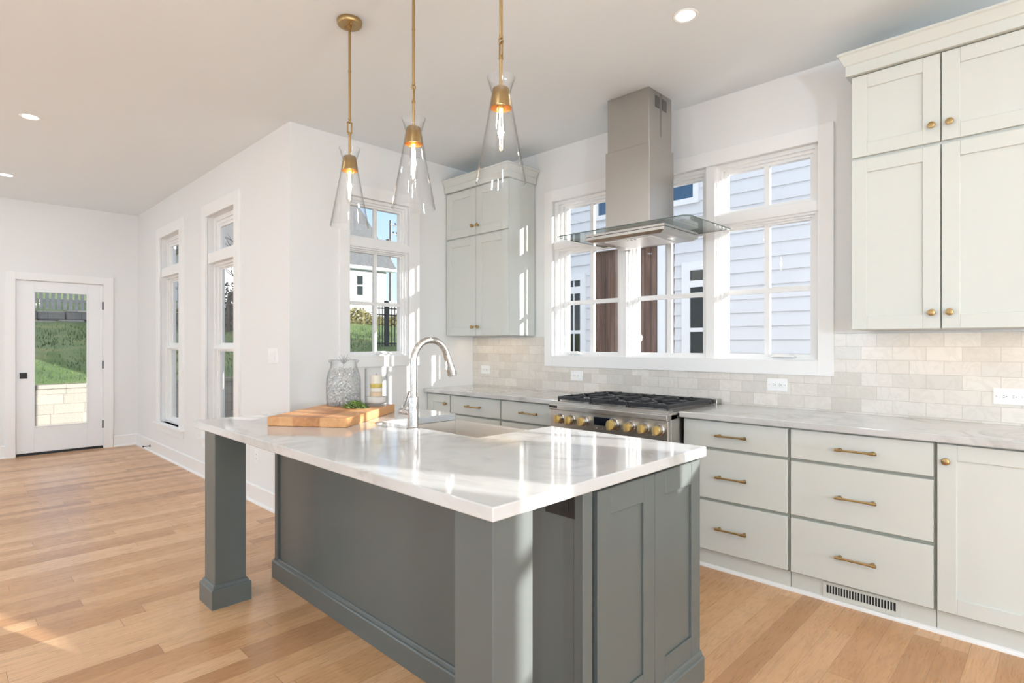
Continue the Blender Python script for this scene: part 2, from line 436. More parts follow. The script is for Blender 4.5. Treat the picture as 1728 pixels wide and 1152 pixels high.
KO = (-3.152, -1.062, 1.215, 2.533)
SO = (2.378, 2.965, 1.215, 2.533)
L1 = (-7.63, -6.865, .40, 2.555); L2 = (-6.01, -5.27, .40, 2.555)
DO = (.667, 1.525, 0.0, 2.075)
K5 = (2.50, 4.02, 1.77, 2.80); K6 = (5.36, 6.30, 1.92, 2.93)
BW = [(-8.0, -5.6, .25, 2.7), (-4.6, -1.6, .25, 2.7), (-.6, 2.4, .25, 2.7), (3.4, 6.4, .25, 2.7)]  # unseen back-wall windows, put in to bring skylight into the room
wall('wall_kitchen', mK, XS - TH, XE, 0, CEIL, [KO, K5, K6])
wall('wall_side', mS, YL, YK, 0, CEIL, [SO])
wall('wall_left', mL, XF, XS - TH, 0, CEIL, [L1, L2])
wall('wall_far', mF, YB, YL + TH, 0, CEIL, [DO])
wall('wall_back', mB, XF - TH, XE + TH, 0, CEIL, BW)
wall('wall_right', mE, YB, YK + TH, 0, CEIL, [])
bm = BM(); prism(bm, [(XF, YB), (XE, YB), (XE, YK), (XS, YK), (XS, YL), (XF, YL)], -.05, 0); struct('floor', bm, M['oak'])
bm = BM(); prism(bm, [(XF - TH, YB - TH), (XE + TH, YB - TH), (XE + TH, YK + TH), (XS - TH, YK + TH), (XS - TH, YL + TH), (XF - TH, YL + TH)], CEIL, CEIL + .2); struct('ceiling', bm, M['ceiling'])

# baseboards: board + shoe
def base(name, path, side=1):
    bm = BM(); sweep(bm, path, [(0, 0), (.030, 0), (.028, .012), (.019, .019), (.016, .02), (.016, .136), (.010, .142), (0, .142)], side=side)
    struct(name, bm, M['trim'])
base('baseboard_left', [(XF, 1.622), (XF, YL), (XS, YL), (XS, 3.10)])
base('baseboard_far', [(XF, YB), (XF, .59)])

# --- windows
def cell(win, mp, c, g, munt, dd=(.02, .045, .065), dg=.085, name='sash'):
    """one glazed opening: stepped frame, sash, muntins, pane"""
    f = (.40, .70)
    r1 = (c[0] + (g[0] - c[0]) * f[0], c[1] + (g[1] - c[1]) * f[0], c[2] + (g[2] - c[2]) * f[0], c[3] + (g[3] - c[3]) * f[0])
    r2 = (c[0] + (g[0] - c[0]) * f[1], c[1] + (g[1] - c[1]) * f[1], c[2] + (g[2] - c[2]) * f[1], c[3] + (g[3] - c[3]) * f[1])
    bm = BM(); ring(bm, mp, c, r1, dd[0], .13); fr = obj('window_frame', bm, M['trim'], win)
    bm = BM(); ring(bm, mp, r1, r2, dd[1], .12); ring(bm, mp, r2, g, dd[2], .11); s = obj(name, bm, M['trim'], win)
    if munt:
        bm = BM(); (vs, hs, mw) = munt; hs = [z for z in hs if g[2] < z < g[3]]
        for a in vs: boxm(bm, mp, a - mw / 2, a + mw / 2, dg - .014, dg + .014, g[2], g[3])
        for z in hs: boxm(bm, mp, g[0], g[1], dg - .012, dg + .012, z - mw / 2, z + mw / 2)
        obj('muntin', bm, M['trim'], s)
    bm = BM(); boxm(bm, mp, g[0], g[1], dg - .002, dg + .002, g[2], g[3]); obj('pane', bm, M['pane'], s)
    return s
def casing(win, mp, o, i, d=-.022):
    bm = BM(); ring(bm, mp, o, i, d, .004); obj('casing', bm, M['trim'], win, bevel=.0015, seg=1)
def crank(win, mp, a, z, d=.02):
    bm = BM(); v = [mp(*p) for p in ((a - .075, d - .03, z), (a + .075, d - .03, z), (a + .075, d + .03, z), (a - .075, d + .03, z), (a - .06, d - .008, z + .022), (a + .03, d - .008, z + .022), (a + .03, d + .02, z + .022), (a - .06, d + .02, z + .022))]
    v = [bm.verts.new(p) for p in v]
    for f in ((0, 1, 2, 3), (4, 5, 6, 7), (0, 1, 5, 4), (1, 2, 6, 5), (2, 3, 7, 6), (3, 0, 4, 7)): bm.faces.new([v[k] for k in f])
    obj('crank_cover', bm, M['trim'], win, bevel=.003)

w1 = setting('window_1', (-2.1, YK, 1.215))
casing(w1, mK, (-3.240, -.977, 1.124, 2.632), KO)
bm = BM()
MUL = [-2.45, -1.7435]; MH = .0325
for a in MUL: boxm(bm, mK, a - MH, a + MH, -.004, .14, KO[2], KO[3])
cols = [(KO[0], MUL[0] - MH), (MUL[0] + MH, MUL[1] - MH), (MUL[1] + MH, KO[1])]
for a0, a1 in cols: boxm(bm, mK, a0, a1, .0, .14, 2.155 - MH, 2.155 + MH)
obj('mullion', bm, M['trim'], w1, bevel=.002, seg=1)
for (a0, a1), (g0, g1) in zip(cols, [(-3.055, -2.54), (-2.36, -1.83), (-1.657, -1.13)]):
    am = (g0 + g1) / 2
    cell(w1, mK, (a0, a1, 2.155 + MH, KO[3]), (g0, g1, 2.222, 2.475), ([am], [], .034), name='transom_sash')
    cell(w1, mK, (a0, a1, KO[2], 2.155 - MH), (g0, g1, 1.25, 2.087), ([am], [1.665], .034))
crank(w1, mK, -2.94, 1.232); crank(w1, mK, -1.275, 1.232)

w2 = setting('window_2', (XS, 2.67, 1.215))
casing(w2, mS, (2.285, 3.075, 1.124, 2.632), SO)
bm = BM(); boxm(bm, mS, SO[0], SO[1], -.002, .14, 2.155 - MH, 2.155 + MH); obj('transom_bar', bm, M['trim'], w2)
cell(w2, mS, (SO[0], SO[1], 2.155 + MH, SO[3]), (2.426, 2.917, 2.222, 2.475), ([2.6715], [], .03), name='transom_sash')
cell(w2, mS, (SO[0], SO[1], SO[2], 2.155 - MH), (2.426, 2.917, 1.25, 2.087), ([2.6715], [1.66], .03))
crank(w2, mS, 2.72, 1.232)

for nm, O in (('window_3', L2), ('window_4', L1)):
    ww = setting(nm, ((O[0] + O[1]) / 2, YL, O[2]))
    bm = BM(); cw = .115
    boxm(bm, mL, O[0] - cw, O[0], -.022, .004, O[2], O[3] + cw); boxm(bm, mL, O[1], O[1] + cw, -.022, .004, O[2], O[3] + cw); boxm(bm, mL, O[0], O[1], -.022, .004, O[3], O[3] + cw)
    obj('casing', bm, M['trim'], ww, bevel=.0015, seg=1)
    bm = BM(); boxm(bm, mL, O[0] - cw - .03, O[1] + cw + .03, -.05, .004, O[2] - .022, O[2]); boxm(bm, mL, O[0], O[1], .004, .08, O[2] - .022, O[2]); obj('stool', bm, M['trim'], ww, bevel=.003)
    bm = BM(); boxm(bm, mL, O[0] - cw, O[1] + cw, -.018, .004, O[2] - .105, O[2] - .022); obj('apron', bm, M['trim'], ww, bevel=.0015, seg=1)
    bm = BM(); boxm(bm, mL, O[0], O[1], .005, .15, 2.10, 2.20); obj('transom_bar', bm, M['trim'], ww, bevel=.002, seg=1)
    g0, g1 = O[0] + .085, O[1] - .085
    cell(ww, mL, (O[0], O[1], 2.20, O[3]), (g0, g1, 2.245, 2.46), None, (.06, .08, .09), .105, 'transom_sash')
    cell(ww, mL, (O[0], O[1], 1.28, 2.10), (g0, g1, 1.325, 2.045), None, (.06, .085, .105), .12, 'upper_sash')
    cell(ww, mL, (O[0], O[1], O[2], 1.28), (g0, g1, .46, 1.245), None, (.05, .075, .085), .10, 'lower_sash')

for nm, mp, O in [('window_5', mK, K5), ('window_6', mK, K6)] + [('window_%d' % (7 + i), mB, h) for i, h in enumerate(BW)]:
    ww = setting(nm, mp((O[0] + O[1]) / 2, 0, O[2]))
    casing(ww, mp, (O[0] - .09, O[1] + .09, O[2] - .09, O[3] + .09), O)
    cell(ww, mp, O, (O[0] + .06, O[1] - .06, O[2] + .06, O[3] - .06), ([(O[0] + O[1]) / 2] if nm != 'window_6' else [], [2.31], .05))

# --- glazed garden door
d1 = setting('door_1', (XF, 1.096, 0))
bm = BM(); ring(bm, mF, (.585, 1.618, -.2, 2.158), (DO[0] + .008, DO[1] - .008, -.3, DO[3] - .008), -.022, .004)
box(bm, XF - TH, XF - .05, DO[0], DO[0] + .008, 0, DO[3]); obj('casing', bm, M['trim'], d1, bevel=.0015, seg=1)
bm = BM(); ring(bm, mF, DO, (DO[0] + .012, DO[1] - .012, -.02, DO[3] - .012), .004, TH); obj('jamb', bm, M['trim'], d1)
slab = (.680, 1.512, .030, 2.060)
bm = BM(); ring(bm, mF, slab, (.842, 1.352, .333, 1.938), .010, .055); leaf = obj('door_leaf', bm, M['door'], d1, bevel=.002, seg=1)
bm = BM(); ring(bm, mF, (.834, 1.360, .325, 1.946), (.850, 1.344, .341, 1.930), .003, .012); obj('glazing_bead', bm, M['door'], leaf, bevel=.002, seg=1)
bm = BM(); boxm(bm, mF, .842, 1.352, .030, .036, .333, 1.938); obj('pane', bm, M['pane'], leaf)
bm = BM(); boxm(bm, mF, .712, .780, .002, .010, .908, .978); boxm(bm, mF, .727, .765, -.012, .002, .924, .962); obj('latch_plate', bm, M['black'], leaf, bevel=.002)
for z in (1.797, 1.054, .303):
    bm = BM(); tube(bm, [mF(1.520, -.004, z - .05), mF(1.520, -.004, z + .05)], .008, 10); boxm(bm, mF, 1.505, 1.519, .004, .012, z - .05, z + .05); obj('hinge', bm, M['black'], leaf)
bm = BM(); boxm(bm, mF, DO[0] + .012, DO[1] - .012, .0, .12, .001, .026); obj('threshold', bm, M['black'], d1)

# --- backsplash
bm = BM(); wall_t = .010
for a0, a1, z0, z1 in ((XS, -3.240, .9125, 1.377), (-3.240, -.977, .9125, 1.124), (-.977, 2.4, .9125, 1.377)):
    box(bm, a0, a1, YK - wall_t, YK, z0, z1)
struct('trim_backsplash', bm, M['tile'])

# ---------------------------------------------------------------- hardware
def pull_at(parent, x, y, z, L=.178):
    bm = BM(); yb = y - .030
    tube(bm, [(x - L / 2, yb, z), (x + L / 2, yb, z)], .0052, 12)
    for s in (-1, 1):
        lathe(bm, [(0, -.002), (.0085, -.002), (.0085, .014), (.0055, .02), (.0055, .03)], 14, (x + s * (L / 2 - .018), y, z), '-y')
        tube(bm, [(x + s * (L / 2 - .03), yb, z), (x + s * (L / 2), yb, z)], .0072, 12)
    return obj('drawer_pull', bm, M['brass'], parent, smooth=True)
def knob_at(parent, x, y, z, name='knob'):
    bm = BM(); lathe(bm, [(0, -.001), (.010, -.001), (.008, .004), (.0055, .010), (.0055, .015), (.0145, .018), (.0165, .022), (.015, .0265), (.008, .029), (0, .0295)], 20, (x, y, z), '-y')
    return obj(name, bm, M['brass'], parent, smooth=True)
def shaker(parent, x0, x1, z0, z1, yf, mat, rail=.070, name='door', th=.02):
    bm = BM(); mp = lambda a, d, z: (a, yf + d, z)
    ring(bm, mp, (x0, x1, z0, z1), (x0 + rail, x1 - rail, z0 + rail, z1 - rail), 0, th)
    o = obj(name, bm, mat, parent, bevel=.0018, seg=1)
    bm = BM(); boxm(bm, mp, x0 + rail, x1 - rail, .009, th - .002, z0 + rail, z1 - rail); obj('door_panel', bm, mat, o)
    return o

# ---------------------------------------------------------------- base cabinets along the window wall
YF = 3.17; ZU = .878
def carcass(parent, x0, x1, gaps=()):
    bm = BM(); box(bm, x0, x1, YF + .021, YK - .012, .105, .872)
    obj('carcass', bm, M['cabin'], parent)
    bm = BM(); box(bm, x0, x1, YF + .036, YF + .060, .0, .1045); obj('toe_kick', bm, M['cab'], parent)
def drawer(parent, x0, x1, z0, z1, px=None, pz=None, L=.178):
    bm = BM(); box(bm, x0, x1, YF, YF + .02, z0, z1); d = obj('drawer', bm, M['cab'], parent, bevel=.002, seg=1)
    pull_at(d, (x0 + x1) / 2 if px is None else px, YF, (z0 + z1) / 2 if pz is None else pz, L)
    return d
ZD = [(.114, .398, .252), (.416, .698, .549), (.714, .866, .788)]
for x0, x1, lab in ((-1.653, -1.048, 'pale grey-green three drawer base cabinet directly right of the steel range'),
                    (-1.044, -.4205, 'pale grey-green three drawer base cabinet above the slotted toe-kick register'),
                    (-3.223, -2.590, 'pale grey-green drawer base cabinet touching the left side of the range'),
                    (-3.850, -3.227, 'pale grey-green drawer base cabinet between knobbed corner cabinet and range-side drawers')):
    t = thing('drawer_base_cabinet', lab, 'cabinet', ((x0 + x1) / 2, 3.45, 0), 'base cabinets with drawers along the window wall')
    carcass(t, x0, x1)
    for z0, z1, pz in ZD: drawer(t, x0 + .006, x1 - .006, z0, z1, None, pz)
for x0, x1, kx, lab in ((-.4175, .20, -.380, 'pale grey-green base cabinet with framed door and brass knob beyond the drawers'),
                        (XS + .006, -3.854, -3.907, 'narrow pale base cabinet with brass knob in the kitchen corner')):
    t = thing('door_base_cabinet', lab, 'cabinet', ((x0 + x1) / 2, 3.45, 0))
    carcass(t, x0, x1)
    d = shaker(t, x0 + .005, x1 - .005, .114, .866, YF, M['cab'])
    knob_at(d, kx, YF, .791)
bm = BM(); sweep(bm, [(XS + .002, YF + .036), (-2.59, YF + .036)], [(0, 0), (.014, 0), (.013, .008), (.008, .016), (0, .019)])
sweep(bm, [(-1.653, YF + .036), (.20, YF + .036)], [(0, 0), (.014, 0), (.013, .008), (.008, .016), (0, .019)])
struct('trim_shoe', bm, M['trim'])
# worktops
bm = BM(); box(bm, -1.655, 2.0, 3.128, YK - .001, ZU, .912); tag(obj('worktop', bm, M['quartz'], bevel=.004), 'white veined quartz worktop running right from the range under the wall cabinet', 'worktop')
bm = BM(); box(bm, XS + .001, -2.575, 3.128, YK - .001, ZU, .912); tag(obj('worktop', bm, M['quartz'], bevel=.004), 'white quartz worktop in the corner left of the range', 'worktop')
# toe register
t = thing('floor_register', 'slotted metal air register set in the toe kick beneath the drawers', 'vent', (-.7235, YF + .036, .02))
bm = BM(); yv = YF + .036; n = 24; a0, a1 = -.874, -.575; z0, z1 = .042, .084
ring(bm, lambda a, d, z: (a, yv + d, z), (-.891, -.556, .0205, .098), (a0, a1, z0, z1), -.006, -.0005)
p = (a1 - a0) / n
for k in range(1, n): box(bm, a0 + k * p - .0021, a0 + k * p + .0021, yv - .005, yv - .001, z0, z1)
obj('grille', bm, M['cab'], t)
bm = BM(); box(bm, a0, a1, yv - .0012, yv - .0004, z0, z1); obj('duct_dark_sheet', bm, M['darkvoid'], t)  # near-black sheet stands in for the unlit duct behind the slots

# ---------------------------------------------------------------- wall cabinets
YC = 3.39; ZB = 1.390; ZT = 2.722
def wall_cab(label, x0, x1, xm, path, side):
    t = thing('wall_cabinet', label, 'cabinet', ((x0 + x1) / 2, 3.56, ZB))
    bm = BM(); box(bm, x0, x1, YC + .021, YK - .011, ZB, ZT + .06); obj('carcass', bm, M['cab'], t, bevel=.001, seg=1)
    for a0, a1, s in ((x0, xm - .0015, 1), (xm + .0015, x1, -1)):
        for z0, z1, kz in ((ZB, 2.277, 1.467), (2.292, ZT - .006, 2.372)):
            d = shaker(t, a0 + .001, a1 - .001, z0, z1, YC, M['cab'])
            knob_at(d, (a1 - .033) if s > 0 else (a0 + .034), YC, kz)
    bm = BM(); sweep(bm, path, [(-.012, ZT), (.022, ZT), (.022, ZT + .052), (.028, ZT + .056), (.034, ZT + .070), (.048, ZT + .100), (.056, ZT + .106), (.056, ZT + .116), (-.012, ZT + .116)], side=side)
    obj('crown_moulding', bm, M['cab'], t)
    return t
wall_cab('pale grey-green double door wall cabinet right of the triple window', -.806, -.040, -.4265, [(-.806, YK - .011), (-.806, YC), (-.040, YC)], 1)
wall_cab('pale two tier wall cabinet in corner between small and triple windows', XS + .012, -3.362, -3.763, [(XS + .012, YC), (-3.362, YC), (-3.362, YK - .011)], 1)

# ---------------------------------------------------------------- range
RX0, RX1 = -2.568, -1.661; RY = 3.02
t = thing('gas_range', 'stainless steel gas range with brass knobs under the hood', 'range', ((RX0 + RX1) / 2, 3.36, 0))
bm = BM(); box(bm, RX0, RX1, 3.045, 3.70, .10, .905); obj('body', bm, M['steel'], t, bevel=.002, seg=1)
bm = BM(); box(bm, RX0 + .04, RX1 - .04, 3.10, 3.66, 0, .10); obj('plinth', bm, M['black'], t)
bm = BM(); box(bm, RX0, RX1, 2.995, 3.12, .862, .899); obj('bullnose', bm, M['steel'], t, bevel=.006, seg=3)
bm = BM(); box(bm, RX0 + .003, RX1 - .003, 3.012, 3.046, .700, .862); pan = obj('control_panel', bm, M['steel'], t, bevel=.002, seg=1)
bm = BM(); box(bm, -2.196, -2.062, 3.0095, 3.013, .790, .842); obj('display', bm, M['display'], pan)
for k in range(3):
    bm = BM(); lathe(bm, [(0, 0), (.006, 0), (.006, .004), (0, .005)], 12, (-2.175 + k * .045, 3.0125, .768), '-y'); obj('button', bm, M['nickel'], pan, smooth=True)
bm = BM(); box(bm, RX0 + .006, RX0 + .075, 2.993, 2.996, .876, .892); obj('badge', bm, M['display'], t)
bm = BM(); box(bm, RX0 + .006, RX1 - .006, 3.018, 3.046, .16, .69); dr = obj('oven_door', bm, M['steel'], t, bevel=.003, seg=1)
bm = BM(); tube(bm, [(RX0 + .06, 2.97, .655), (RX1 - .06, 2.97, .655)], .012, 14); box(bm, RX0 + .09, RX0 + .11, 2.97, 3.02, .645, .665); box(bm, RX1 - .11, RX1 - .09, 2.97, 3.02, .645, .665); obj('oven_handle', bm, M['steel'], dr, smooth=True)
for x in (-2.472, -2.378, -2.272, -2.040, -1.916, -1.818, -1.719):
    R = 1.16 if abs(x + 2.04) < .01 else 1.0
    bm = BM(); lathe(bm, [(0, 0), (.036 * R, 0), (.036 * R, .007), (.031 * R, .011), (.029 * R, .030), (0, .030)], 28, (x, 3.012, .806), '-y'); kb = obj('knob_bezel', bm, M['nickel'], pan, smooth=True)
    bm = BM(); lathe(bm, [(0, .028), (.0265 * R, .028), (.0265 * R, .048), (.025 * R, .050), (0, .050)], 28, (x, 3.012, .806), '-y')
    box(bm, x - .0075, x + .0075, 2.942, 2.964, .806 - .0255 * R, .806 + .0255 * R)
    obj('knob', bm, M['knobbrass'], kb, smooth=True)
bm = BM(); box(bm, RX0 + .012, RX1 - .012, 3.045, 3.66, .905, .916); obj('cooktop_pan', bm, M['steel'], t)
bm = BM(); box(bm, RX0, RX1, 3.655, 3.725, .905, .945); obj('back_riser', bm, M['steel'], t, bevel=.002, seg=1)
gw = (RX1 - RX0 - .05) / 3
for k in range(3):
    x0 = RX0 + .025 + k * gw + .003; x1 = x0 + gw - .006; y0, y1 = 3.060, 3.640; zt = .950
    for yy in (y0 + .145, y1 - .145):
        bm = BM(); lathe(bm, [(0, .916), (.055, .916), (.052, .926), (.036, .928), (.036, .936), (.03, .939), (0, .939)], 24, ((x0 + x1) / 2, yy, 0)); obj('burner', bm, M['iron'], t, smooth=True)
    bm = BM(); b = .011
    for yy in (y0, y1 - b, (y0 + y1) / 2 - b / 2): box(bm, x0, x1, yy, yy + b, zt - .022, zt)
    for xx in (x0, x1 - b): box(bm, xx, xx + b, y0 + b, y1 - b, zt - .022, zt)
    xm = (x0 + x1) / 2
    for yc in (y0 + .145, y1 - .145):
        for a in range(4):
            dx, dy = ((1, 0), (-1, 0), (0, 1), (0, -1))[a]
            L = gw / 2 - .006 if dx else .145
            xa, ya = xm + dx * .035, yc + dy * .035; xb, yb_ = xm + dx * L, yc + dy * L
            box(bm, min(xa, xb) - (.005 if dy else 0), max(xa, xb) + (.005 if dy else 0), min(ya, yb_) - (.005 if dx else 0), max(ya, yb_) + (.005 if dx else 0), zt - .016, zt + .004)
        for sx in (-1, 1):
            for sy in (-1, 1):
                p0 = Vector((xm + sx * .04, yc + sy * .04, zt - .006)); p1 = Vector((xm + sx * (gw / 2 - .015), yc + sy * .132, zt - .006))
                tube(bm, [p0, p1], .0065, 6)
    for xx in (x0, x1 - b):
        for yy in (y0, y1 - b): box(bm, xx, xx + b, yy, yy + b, .914, zt - .02)
    obj('grate', bm, M['iron'], t, bevel=.0015, seg=1)

# ---------------------------------------------------------------- hood
t = thing('range_hood', 'stainless ceiling hood with flat glass canopy above the range', 'range hood', (-2.09, 3.40, 2.0))
bm = BM(); box(bm, -2.260, -1.937, 3.259, 3.556, 2.60, CEIL - .001); ch = obj('chimney_upper', bm, M['steelv'], t, bevel=.002, seg=1)
bm = BM(); box(bm, -2.270, -1.927, 3.249, 3.566, 2.082, 2.627); obj('chimney_lower', bm, M['steelv'], t, bevel=.002, seg=1)
for y0, y1 in ((3.338, 3.392), (3.430, 3.486)):
    bm = BM(); box(bm, -1.9372, -1.9355, y0, y1, 2.885, 2.960); v_ = obj('vent_grille', bm, M['slot'], ch)
    bm = BM()
    for k in range(9): box(bm, -1.9358, -1.9345, y0 + .002, y1 - .002, 2.888 + k * .0082, 2.891 + k * .0082)
    obj('louver', bm, M['steelv'], v_)
bm = BM(); box(bm, -1.9372, -1.9362, 3.4085, 3.4115, 2.70, CEIL - .004); obj('seam', bm, M['darkvoid'], ch)
# canopy body with a chamfered underside
X0, X1, Y0, Y1 = -2.352, -1.757, 3.135, 3.585
bm = BM()
def frus(bm, r0, z0, r1, z1):
    a = [bm.verts.new((x, y, z0)) for x, y in ((r0[0], r0[2]), (r0[1], r0[2]), (r0[1], r0[3]), (r0[0], r0[3]))]
    b = [bm.verts.new((x, y, z1)) for x, y in ((r1[0], r1[2]), (r1[1], r1[2]), (r1[1], r1[3]), (r1[0], r1[3]))]
    bm.faces.new(a); bm.faces.new(b)
    for i in range(4): bm.faces.new((a[i], a[(i + 1) % 4], b[(i + 1) % 4], b[i]))
frus(bm, (X0 + .035, X1 - .035, Y0 + .02, Y1 - .02), 2.004, (X0, X1, Y0, Y1), 2.022)
frus(bm, (X0, X1, Y0, Y1), 2.022, (X0, X1, Y0, Y1), 2.040)
frus(bm, (X0, X1, Y0, Y1), 2.0445, (X0, X1, Y0, Y1), 2.058)
frus(bm, (X0, X1, Y0, Y1), 2.058, (X0 + .06, X1 - .06, Y0 + .06, Y1 - .03), 2.072)
cb = obj('canopy_body', bm, M['steel'], t)
bm = BM(); box(bm, X0 + .003, X1 - .003, Y0 + .003, Y1 - .003, 2.0395, 2.045); obj('shadow_gap', bm, M['black'], cb)
bm = BM(); box(bm, X0 + .12, X1 - .12, Y0 + .05, Y1 - .09, 1.998, 2.005); obj('perimeter_panel', bm, M['plastic'], cb, bevel=.002, seg=1)
for x in (X0 + .075, X1 - .075):
    bm = BM(); lathe(bm, [(0, 2.0), (.026, 2.0), (.028, 2.005), (0, 2.005)], 24, (x, Y0 + .2, 0)); obj('hood_lamp', bm, M['nickel'], cb, smooth=True)
for k in range(3):
    bm = BM(); box(bm, -2.075 + k * .028, -2.060 + k * .028, Y0 + .075, Y0 + .082, 1.9965, 1.999); obj('button', bm, M['slot'], cb)
bm = BM(); gx0, gx1, gy0, gy1 = -2.605, -1.585, 3.105, 3.700; rr = .05; pts = []
for cx_, cy_, a0 in ((gx1 - rr, gy0 + rr, -90), (gx1 - .01, gy1 - .01, 0), (gx0 + .01, gy1 - .01, 90), (gx0 + rr, gy0 + rr, 180)):
    r_ = rr if cy_ < 3.3 else .01
    for k in range(7): a = math.radians(a0 + 15 * k); pts.append((cx_ + r_ * math.cos(a), cy_ + r_ * math.sin(a)))
prism(bm, pts, 2.0735, 2.0805); gc = obj('glass_canopy', bm, M['hoodglass'], t)
bm = BM(); sweep(bm, pts, [(0, 2.0738), (.0015, 2.0738), (.0015, 2.0802), (0, 2.0802)], closed=True); obj('polished_edge', bm, M['glassedge'], gc)

# ---------------------------------------------------------------- island
t = thing('kitchen_island', 'dark grey-green kitchen island base with two square corner posts', 'kitchen island', (-2.1, 1.6, 0))
IS = M['island']; IZ = .873
bx0, bx1, by0, by1 = -3.185, -1.030, 1.360, 2.105
bm = BM(); box(bm, bx0 + .01, bx1 - .02, by0, by0 + .02, 0, IZ); obj('back_panel', bm, IS, t)
bm = BM(); box(bm, bx0, bx0 + .02, by0 + .02, by1, 0, IZ); obj('end_panel', bm, IS, t)
bm = BM(); box(bm, bx0, bx0 + .035, by0 - .012, by0 + .02, 0, IZ); obj('corner_trim', bm, IS, t, bevel=.002, seg=1)
bm = BM(); box(bm, bx1 - .034, bx1 + .002, by0 - .004, by0 + .044, 0, IZ); obj('corner_trim', bm, IS, t, bevel=.002, seg=1)
bm = BM(); box(bm, bx1 - .040, bx1 - .018, by0 + .044, by1, 0, IZ - .004); obj('end_panel', bm, IS, t)
bm = BM(); box(bm, bx0 + .02, -2.57, by1 - .02, by1, .1, IZ); box(bm, -1.78, bx1 - .04, by1 - .02, by1, .1, IZ); box(bm, -2.57, -1.78, by1 - .02, by1, .1, .60); obj('front_panel', bm, IS, t)
for y0, y1 in ((by0 + .068, 1.765), (1.768, by1 + .004)):
    bm = BM(); mp = lambda a, d, z: (bx1 + .004 - d, a, z)
    ring(bm, mp, (y0, y1, .095, .861), (y0 + .072, y1 - .072, .19, .861 - .085), 0, .02)
    d = obj('door', bm, IS, t, bevel=.002, seg=1)
    bm = BM(); boxm(bm, mp, y0 + .072, y1 - .072, .009, .018, .19, .861 - .085); obj('door_panel', bm, IS, d)
PR = [(0, 0), (.020, 0), (.020, .090), (.017, .096), (.011, .099), (.009, .109), (.005, .114), (0, .116)]
bm = BM(); sweep(bm, [(bx0, by1), (bx0, by0 - .0), (bx1 + .002, by0 - .0), (bx1 + .002, by1 + .004)], PR)
obj('base_moulding', bm, IS, t)
for px0, px1 in ((-3.171, -3.024), (-1.176, -1.026)):
    bm = BM(); box(bm, px0, px1, .982, 1.132, 0, IZ); po = obj('post', bm, IS, t, bevel=.002, seg=1)
    bm = BM(); sweep(bm, [(px0, .982), (px1, .982), (px1, 1.132), (px0, 1.132)], PR, closed=True); obj('post_base', bm, IS, po)
# worktop with the sink notch
bm = BM(); prism(bm, [(-3.30, .965), (-1.008, .965), (-1.008, 2.128), (-1.808, 2.128), (-1.808, 1.640), (-2.535, 1.640), (-2.535, 2.128), (-3.30, 2.128)], .874, .912)
tag(obj('worktop', bm, M['quartz'], bevel=.004), 'white veined quartz island worktop notched around the apron sink', 'worktop')
# sink
t = thing('apron_sink', 'stainless apron-front sink let into the island worktop', 'sink', (-2.17, 1.89, .64))
sx0, sx1, sy0, sy1 = -2.558, -1.786, 1.622, 2.150
bm = BM()
ring(bm, lambda a, d, z: (a, z, .873 - d), (sx0, sx1, sy0, sy1), (sx0 + .018, sx1 - .018, sy0 + .018, sy1 - .022), 0, .225)
box(bm, sx0, sx1, sy0, sy1, .640, .648); obj('basin', bm, M['sinksteel'], t, bevel=.003)
bm = BM(); lathe(bm, [(0, .648), (.045, .648), (.045, .652), (.03, .653), (.028, .6485), (0, .6485)], 24, (-2.17, 1.88, 0)); obj('drain', bm, M['nickel'], t, smooth=True)
# faucet
fx, fy = -2.222, 1.603
t = thing('faucet', 'brushed nickel gooseneck pull-down faucet behind the island sink', 'faucet', (fx, fy, .912))
bm = BM(); lathe(bm, [(0, .912), (.031, .912), (.031, .917), (.0245, .921), (.0245, 1.058), (.0235, 1.062), (.018, 1.064), (0, 1.064)], 28, (fx, fy, 0)); obj('body', bm, M['nickel'], t, smooth=True)
bm = BM(); R = .104; zc = 1.231; pts = [(fx, fy, 1.06), (fx, fy, 1.13), (fx, fy, 1.19)]
for k in range(0, 17): a = math.radians(180 - k * 10.3); pts.append((fx, fy + R + R * math.cos(a), zc + R * math.sin(a)))
tube(bm, pts, .0162, 18); obj('spout', bm, M['nickel'], t, smooth=True)
e0 = Vector(pts[-1]); ed = (Vector(pts[-1]) - Vector(pts[-2])).normalized()
bm = BM(); tube(bm, [e0 - ed * .002, e0 + ed * .004, e0 + ed * .04, e0 + ed * .085, e0 + ed * .105, e0 + ed * .108], [.0168, .0178, .0185, .0235, .0255, .022], 20)
hd = obj('spray_head', bm, M['nickel'], t, smooth=True)
bm = BM(); c_ = e0 + ed * .05; box(bm, fx - .006, fx + .006, c_.y - .027, c_.y - .016, c_.z - .03, c_.z + .02); obj('spray_button', bm, M['nickel'], hd, bevel=.003)
bm = BM(); tube(bm, [(fx - .02, fy, .985), (fx - .098, fy, .985)], [.0155, .0165], 16); hl = obj('handle_hub', bm, M['nickel'], t, smooth=True)
bm = BM(); tube(bm, [(fx - .092, fy, .985), (fx - .088, fy + .002, 1.01), (fx - .052, fy + .012, 1.085)], [.0065, .0062, .0058], 10); obj('lever', bm, M['nickel'], hl, smooth=True)
bm = BM(); lathe(bm, [(0, .9122), (.022, .9122), (.022, .916), (.019, .920), (0, .920)], 22, (-2.49, 1.585, 0))
tag(obj('sink_button', bm, M['nickel'], smooth=True), 'small round nickel button on the worktop left of the faucet', 'button')

